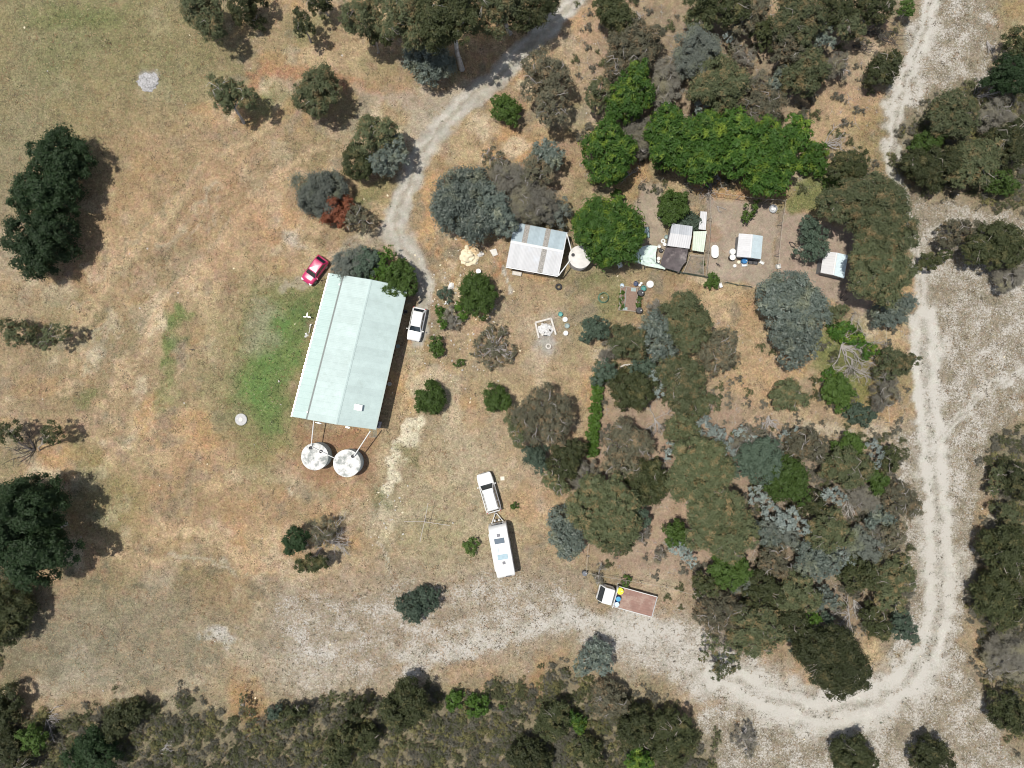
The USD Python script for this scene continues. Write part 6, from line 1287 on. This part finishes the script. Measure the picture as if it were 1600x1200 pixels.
branches('pale standing dead branches above the rounded dome by the track corner', 1338, 940, 30, 90, 60, 6, PALEBARK, .8, 'bare_tree', 'dead tree', .07, 28)
T('dark', 6.5, '1276,1014,26; 1306,1012,28; 1290,1040,28; 1322,1036,28; 1308,1064,24; 1338,1058,20; 1352,1046,12', 'big dark olive dome at the southern point of the thicket', flat=.5)
T('dark', 4.5, '1370,972,17; 1380,988,14; 1362,956,12', 'dark olive oval dome left of the track corner')
T('teal', 4, '1412,970,15; 1420,986,12; 1406,990,11; 1428,1000,9', 'dark green bush overhanging the inner track corner')
T('olive', 4.5, '1400,940,15; 1388,930,12; 1380,944,10', 'olive shrub just above the inner track corner bush')
# southern heath
T('dark', 6, '628,1108,26; 640,1094,22; 622,1124,18; 650,1110,18', 'lone dark round dome in front of the southern heath', flat=.9)
T('lime', 1.8, '710,1097,13; 704,1104,8; 716,1088,8', 'lime green bush in the southern heath, left of the bright pair')
T('lime', 2.2, '744,1102,16; 736,1094,9; 750,1112,9', 'lime green bush in the southern heath, right of the bright pair')
T('lime', .7, '784,1106,4', 'tiny lime green sprig right of the lime bush pair', None, None, 1, 0)
T('dark', 3.3, '556,1112,15; 566,1102,11', 'small dark dome at the upper rim of the heath left of the lone dome')
T('teal', 2.8, '430,1114,10; 424,1120,7', 'small deep green bush at the left of the southern heath rim')
T('dark', 3.5, '452,1122,14; 466,1112,10', 'dark bush right of the small deep green heath bush')
T('dark', 4, '530,1172,20; 536,1150,15; 522,1192,16', 'dark tree at the bottom edge left of the lone dome')
T('dark', 3.3, '568,1160,17; 580,1148,12', 'dark heath bush right of the bottom edge dark tree')
T('dark', 3.6, '866,1126,22; 856,1140,15; 876,1112,14', 'dark dome in the heath left of the green sapling')
T('bright', 2.6, '902,1130,11; 906,1140,8; 896,1122,7', 'bright green sapling in the southern heath')
T('oliveb', 4, '950,1084,19; 962,1096,17; 944,1104,17; 956,1112,13', 'brown tinged dark dome at the top of the heath by the white sand')
T('blue', 4, '936,1018,17; 920,1034,16; 944,1040,14; 908,1046,11', 'blue grey gum on the sand above the heath', None, None, .9)
T('dark', 4.4, '992,1134,22; 1006,1150,18; 984,1152,16', 'dark dome at the bottom right of the heath, left one')
T('dark', 4.6, '1048,1148,26; 1056,1172,22; 1040,1176,20; 1062,1134,16', 'large dark dome at the bottom edge beside the white sand')
T('bright', 3.5, '1000,1188,13; 990,1196,11; 1014,1194,9', 'deep green bush at the bottom edge between the two dark domes')
T('dark', 4, '826,1180,22; 844,1192,18; 808,1190,15', 'dark tree at the bottom edge below the green sapling')
T('dark', 3.6, '918,1172,18; 930,1186,14', 'dark heath dome at the bottom edge below the sapling')
T('grey', 2.2, '1164,1142,10; 1150,1160,9; 1176,1158,10; 1168,1176,9', 'sparse grey bush on the white sand at the bottom edge', None, None, .8, 0)
T('dark', 4.4, '1336,1182,24; 1354,1192,20; 1322,1194,17', 'dark dome at the bottom edge on the sand, left of two')
T('dark', 4.4, '1456,1182,22; 1474,1192,18; 1444,1194,15', 'dark dome at the bottom edge on the sand, right of two')
T('dark', 3.6, '194,1122,20; 176,1134,18; 212,1112,15', 'long dark bush at the lower left heath rim')
T('pine', 4.5, '136,1172,22; 160,1182,20; 118,1188,18', 'deep green bush at the bottom edge in the lower left corner')
T('mid', 3.5, '44,1152,16; 58,1164,12', 'green bush in the lower left corner among dead branches')
T('dark', 3.6, '8,1096,20; -4,1120,20', 'dark shrub at the left edge of the lower left corner')
T('dark', 3.6, '6,1172,22; 30,1190,18', 'dark shrub in the extreme lower left corner')
branches('grey dead branches in the lower left corner', 66, 1122, 40, 20, 160, 8, None, .5, 'dead_branch', 'dead branch', .06, 29)
branches('pale dead branches at the bottom edge of the left heath', 245, 1178, 34, -10, 120, 7, PALEBARK, .5, 'dead_branch', 'dead branch', .06, 31)
T('olive', 2, '382,1104,7; 378,1092,6', 'small yellow green weed in the ginger grass at the heath rim', None, None, .8, 0)
# eastern heath edge
T('dark', 6, '1572,856,26; 1592,846,22; 1560,876,22; 1590,880,22', 'dark dome at the right edge beside the end of the sandy footpath')
T('dark', 5.5, '1560,932,26; 1584,940,24; 1546,946,16; 1572,962,20', 'dark olive dome at the right edge below the footpath dome')
T('dark', 4.5, '1590,742,18; 1598,764,16', 'dark bush at the right edge along the sandy footpath')
T('olive', 4, '1572,800,14; 1586,808,12', 'olive bush at the right edge right of the sandy footpath')
T('olive', 3, '1556,752,10; 1562,738,9; 1552,768,8', 'thin olive bush left of the sandy footpath')
T('grey', 4, '1580,1016,24; 1562,1034,18; 1592,1046,18', 'grey twiggy mass at the right edge below the dark domes', None, None, 1.1, 1)
T('dark', 4.5, '1580,1108,20; 1568,1124,16; 1594,1130,16', 'dark bush at the right edge near the bottom corner')
branches('pale standing dead branch at the right edge above the bottom corner', 1552, 1042, 24, 90, 90, 5, PALEBARK, .6, 'dead_branch', 'dead branch', .06, 33)

# ---------------------------------------------------------------- ground cover
def tuft(seed, n, R, H, w):
    r = np.random.default_rng(seed); v, f = [], []
    for k in range(n):
        a = r.uniform(0, 6.28); b = r.uniform(0, .35) * R; p = np.array([b * math.cos(a), b * math.sin(a), 0]); o = np.array([math.cos(a), math.sin(a), 0]) * R * r.uniform(.5, 1) + [0, 0, H * r.uniform(.4, 1)]
        s = np.array([-math.sin(a), math.cos(a), 0]) * w * r.uniform(.6, 1.2); i = len(v); v += [p - s, p + s, p + o]; f.append((i, i + 1, i + 2))
    return np.array(v), np.array(f)
def cover_mat(name, cs, trans=.2): return leaf_mat(name, *cs, trans=trans)
STRAW = cover_mat('straw_blades', [G(150, 124, 88), G(196, 164, 122), G(232, 206, 166)])
GINGER = cover_mat('ginger_blades', [G(150, 108, 74), G(190, 140, 98), G(214, 172, 126)])
PALES = cover_mat('pale_straw_blades', [G(196, 166, 128), G(226, 200, 162), G(246, 228, 200)]); DARKB = cover_mat('dark_grass_blades', [G(92, 82, 56), G(116, 104, 76), G(138, 124, 92)])
GREENB = cover_mat('green_blades', [G(66, 88, 42), G(100, 120, 60), G(140, 150, 88)])
GREYB = cover_mat('grey_blades', [G(96, 88, 74), G(136, 126, 108), G(178, 168, 148)])
rg = np.random.default_rng(42)
def pick(n, fn):
    x = rg.uniform(-63.5, 63.5, n * 3); y = rg.uniform(-48.5, 48.5, n * 3); k = rg.uniform(size=n * 3) < fn(x, y); return np.c_[x[k], y[k]][:n]
greenness = np.clip((col[..., 1] / (col[..., 0] + 1e-6) - .86) * 6, 0, 1)
def g_straw(x, y): return sample(rough, x, y) ** 2 * (1 - .6 * sample(greenness, x, y)) * (1 - .6 * sample(speck, x, y)) * (1 - sample(HEATH, x, y))
xy = pick(42000, g_straw)
scatter('dry_grass', [(tuft(1, 4, .34, .06, .04), PALES), (tuft(2, 6, .24, .09, .03), GINGER), (tuft(3, 5, .30, .07, .032), STRAW), (tuft(4, 6, .22, .10, .03), GREYB), (tuft(11, 3, .40, .05, .04), PALES), (tuft(12, 6, .26, .10, .035), DARKB)], xy, rg.uniform(.5, 1.35, len(xy)), 'dry straw and ginger grass tufts over the whole paddock', 'grass', 43)
xy = pick(11500, lambda x, y: sample(greenness, x, y) * sample(rough, x, y))
scatter('green_grass', [(tuft(5, 8, .2, .12, .022), GREENB), (tuft(6, 7, .18, .1, .02), GREENB)], xy, rg.uniform(.5, 1.3, len(xy)), 'short green grass of the lawn and the damp strips', 'grass', 44)
xy = pick(16000, lambda x, y: np.clip(sample(speck, x, y) * 1.6, 0, 1) * (sample(rough, x, y) > .3))
scatter('sand_tussock', [(tuft(7, 8, .20, .12, .024), GREYB), (tuft(8, 7, .16, .10, .022), GREYB), (tuft(9, 7, .18, .09, .022), STRAW)], xy, rg.uniform(.5, 1.4, len(xy)), 'grey tussocks on the pale sand of the track verges', 'grass', 45)
def heath_shrub(seed, kind):
    r = np.random.default_rng(seed); lobes = [(np.array([r.normal() * .3, r.normal() * .3, .35]), r.uniform(.4, .7), .4) for _ in range(3)]
    return crown(lobes, .30, .075, .6, 0, 12, r)
HG = leaf_mat('heath_grey', C(.065, .062, .048), C(.155, .148, .118), C(.29, .275, .23)); HO_ = leaf_mat('heath_olive', C(.044, .048, .022), C(.118, .12, .062), C(.23, .22, .12)); HY = leaf_mat('heath_yellow', C(.09, .085, .035), C(.19, .175, .075), C(.33, .29, .15))
xy = pick(11500, lambda x, y: np.clip(sample(HEATH, x, y) * 1.2 - .15, 0, 1))
scatter('heath_scrub', [(heath_shrub(1, 0), HG), (heath_shrub(2, 0), HO_), (heath_shrub(3, 0), HG), (heath_shrub(4, 0), HO_), (heath_shrub(5, 0), HY)], xy, rg.uniform(.3, .85, len(xy)), 'low grey and olive heath scrub along the southern and eastern edges', 'heath', 46, kidx=rg.choice(5, len(xy), p=[.26, .22, .22, .14, .16]))
def inthick(x, y):
    px, py = x * PPM + 800, 600 - y * PPM
    return (((px > 930) & (px < 1420) & (py > 500) & (py < 990)) | ((px > 900) & (px < 1400) & (py < 300))) * np.clip(1.2 - sample(speck, x, y) * 2, 0, 1) * (.35 + .65 * ((px > 1150) & (py > 660))) 
xy = pick(6500, inthick)
def pebble(seed):
    g = trimesh.creation.icosphere(subdivisions=1); r = np.random.default_rng(seed); v = g.vertices * r.uniform(.7, 1.2, (len(g.vertices), 1)) * [.11, .08, .06]; return v, np.array(g.faces)
PEB = paint('pale_pebble', (.38, .36, .33), .9, var=.3, scale=6)
pxy = np.vstack([pick(200, lambda x, y: .3 * (1 - sample(HEATH, x, y))), np.c_[rg.normal(-6.5, 3.2, 260), rg.normal(9.5, 5.5, 260)], np.c_[rg.normal(-15, 1.5, 50), rg.normal(-15.5, 2, 50)]])
scatter('pale_stones', [(pebble(1), PEB), (pebble(2), PEB), (pebble(3), CREAMROCK)], pxy, rg.uniform(.35, 1.25, len(pxy)) ** 1.5, 'pale stones strewn over the garden and the paddock', 'stones', 48, z=.0)
for k, (x, y, R, a, sp, m, l) in enumerate([(1233, 378, 26, 20, 100, BURNTWOOD, 'dark forked branch lying in the pen left of the blue green gum'), (1240, 396, 18, -35, 20, PALEBARK, 'pale straight stick lying in the pen below the dark forked branch'), (1120, 322, 18, 60, 90, DEADWOOD, 'grey sticks on bare soil right of the middle yard fence'), (1119, 411, 12, 50, 40, BURNTWOOD, 'two short dark sticks below the white oval tub'), (1313, 470, 18, 10, 160, BURNTWOOD, 'dark dead branches on the pen floor above the small olive bush')]):
    branches(l, x, y, R, a, sp, 3, m, .1, 'fallen_branch', 'branch', .05, 60 + k, .05, 2)
def twigs(seed):
    r = np.random.default_rng(seed); return cat_([tube([(0, 0, .03), (r.normal() * .3, r.normal() * .3, .1), (r.normal() * .6, r.normal() * .6, .05)], [.018, .014, .006], 4, False) for _ in range(5)])
scatter('fallen_twigs', [(twigs(1), DEADWOOD), (twigs(2), PALEBARK), (heath_shrub(8, 0), HG), (twigs(3), DEADWOOD), (heath_shrub(9, 0), HO_)], xy, rg.uniform(.4, .95, len(xy)), 'fallen twigs and low dry undergrowth on the thicket floor', 'undergrowth', 47, kidx=rg.choice(5, len(xy), p=[.2, .25, .3, .1, .15]))
dup = {k: v for k, v in LABELS.items() if len(v) > 1}
print('trees', len(TREES), 'crown triangles', TRI[0], 'duplicate labels', dup)
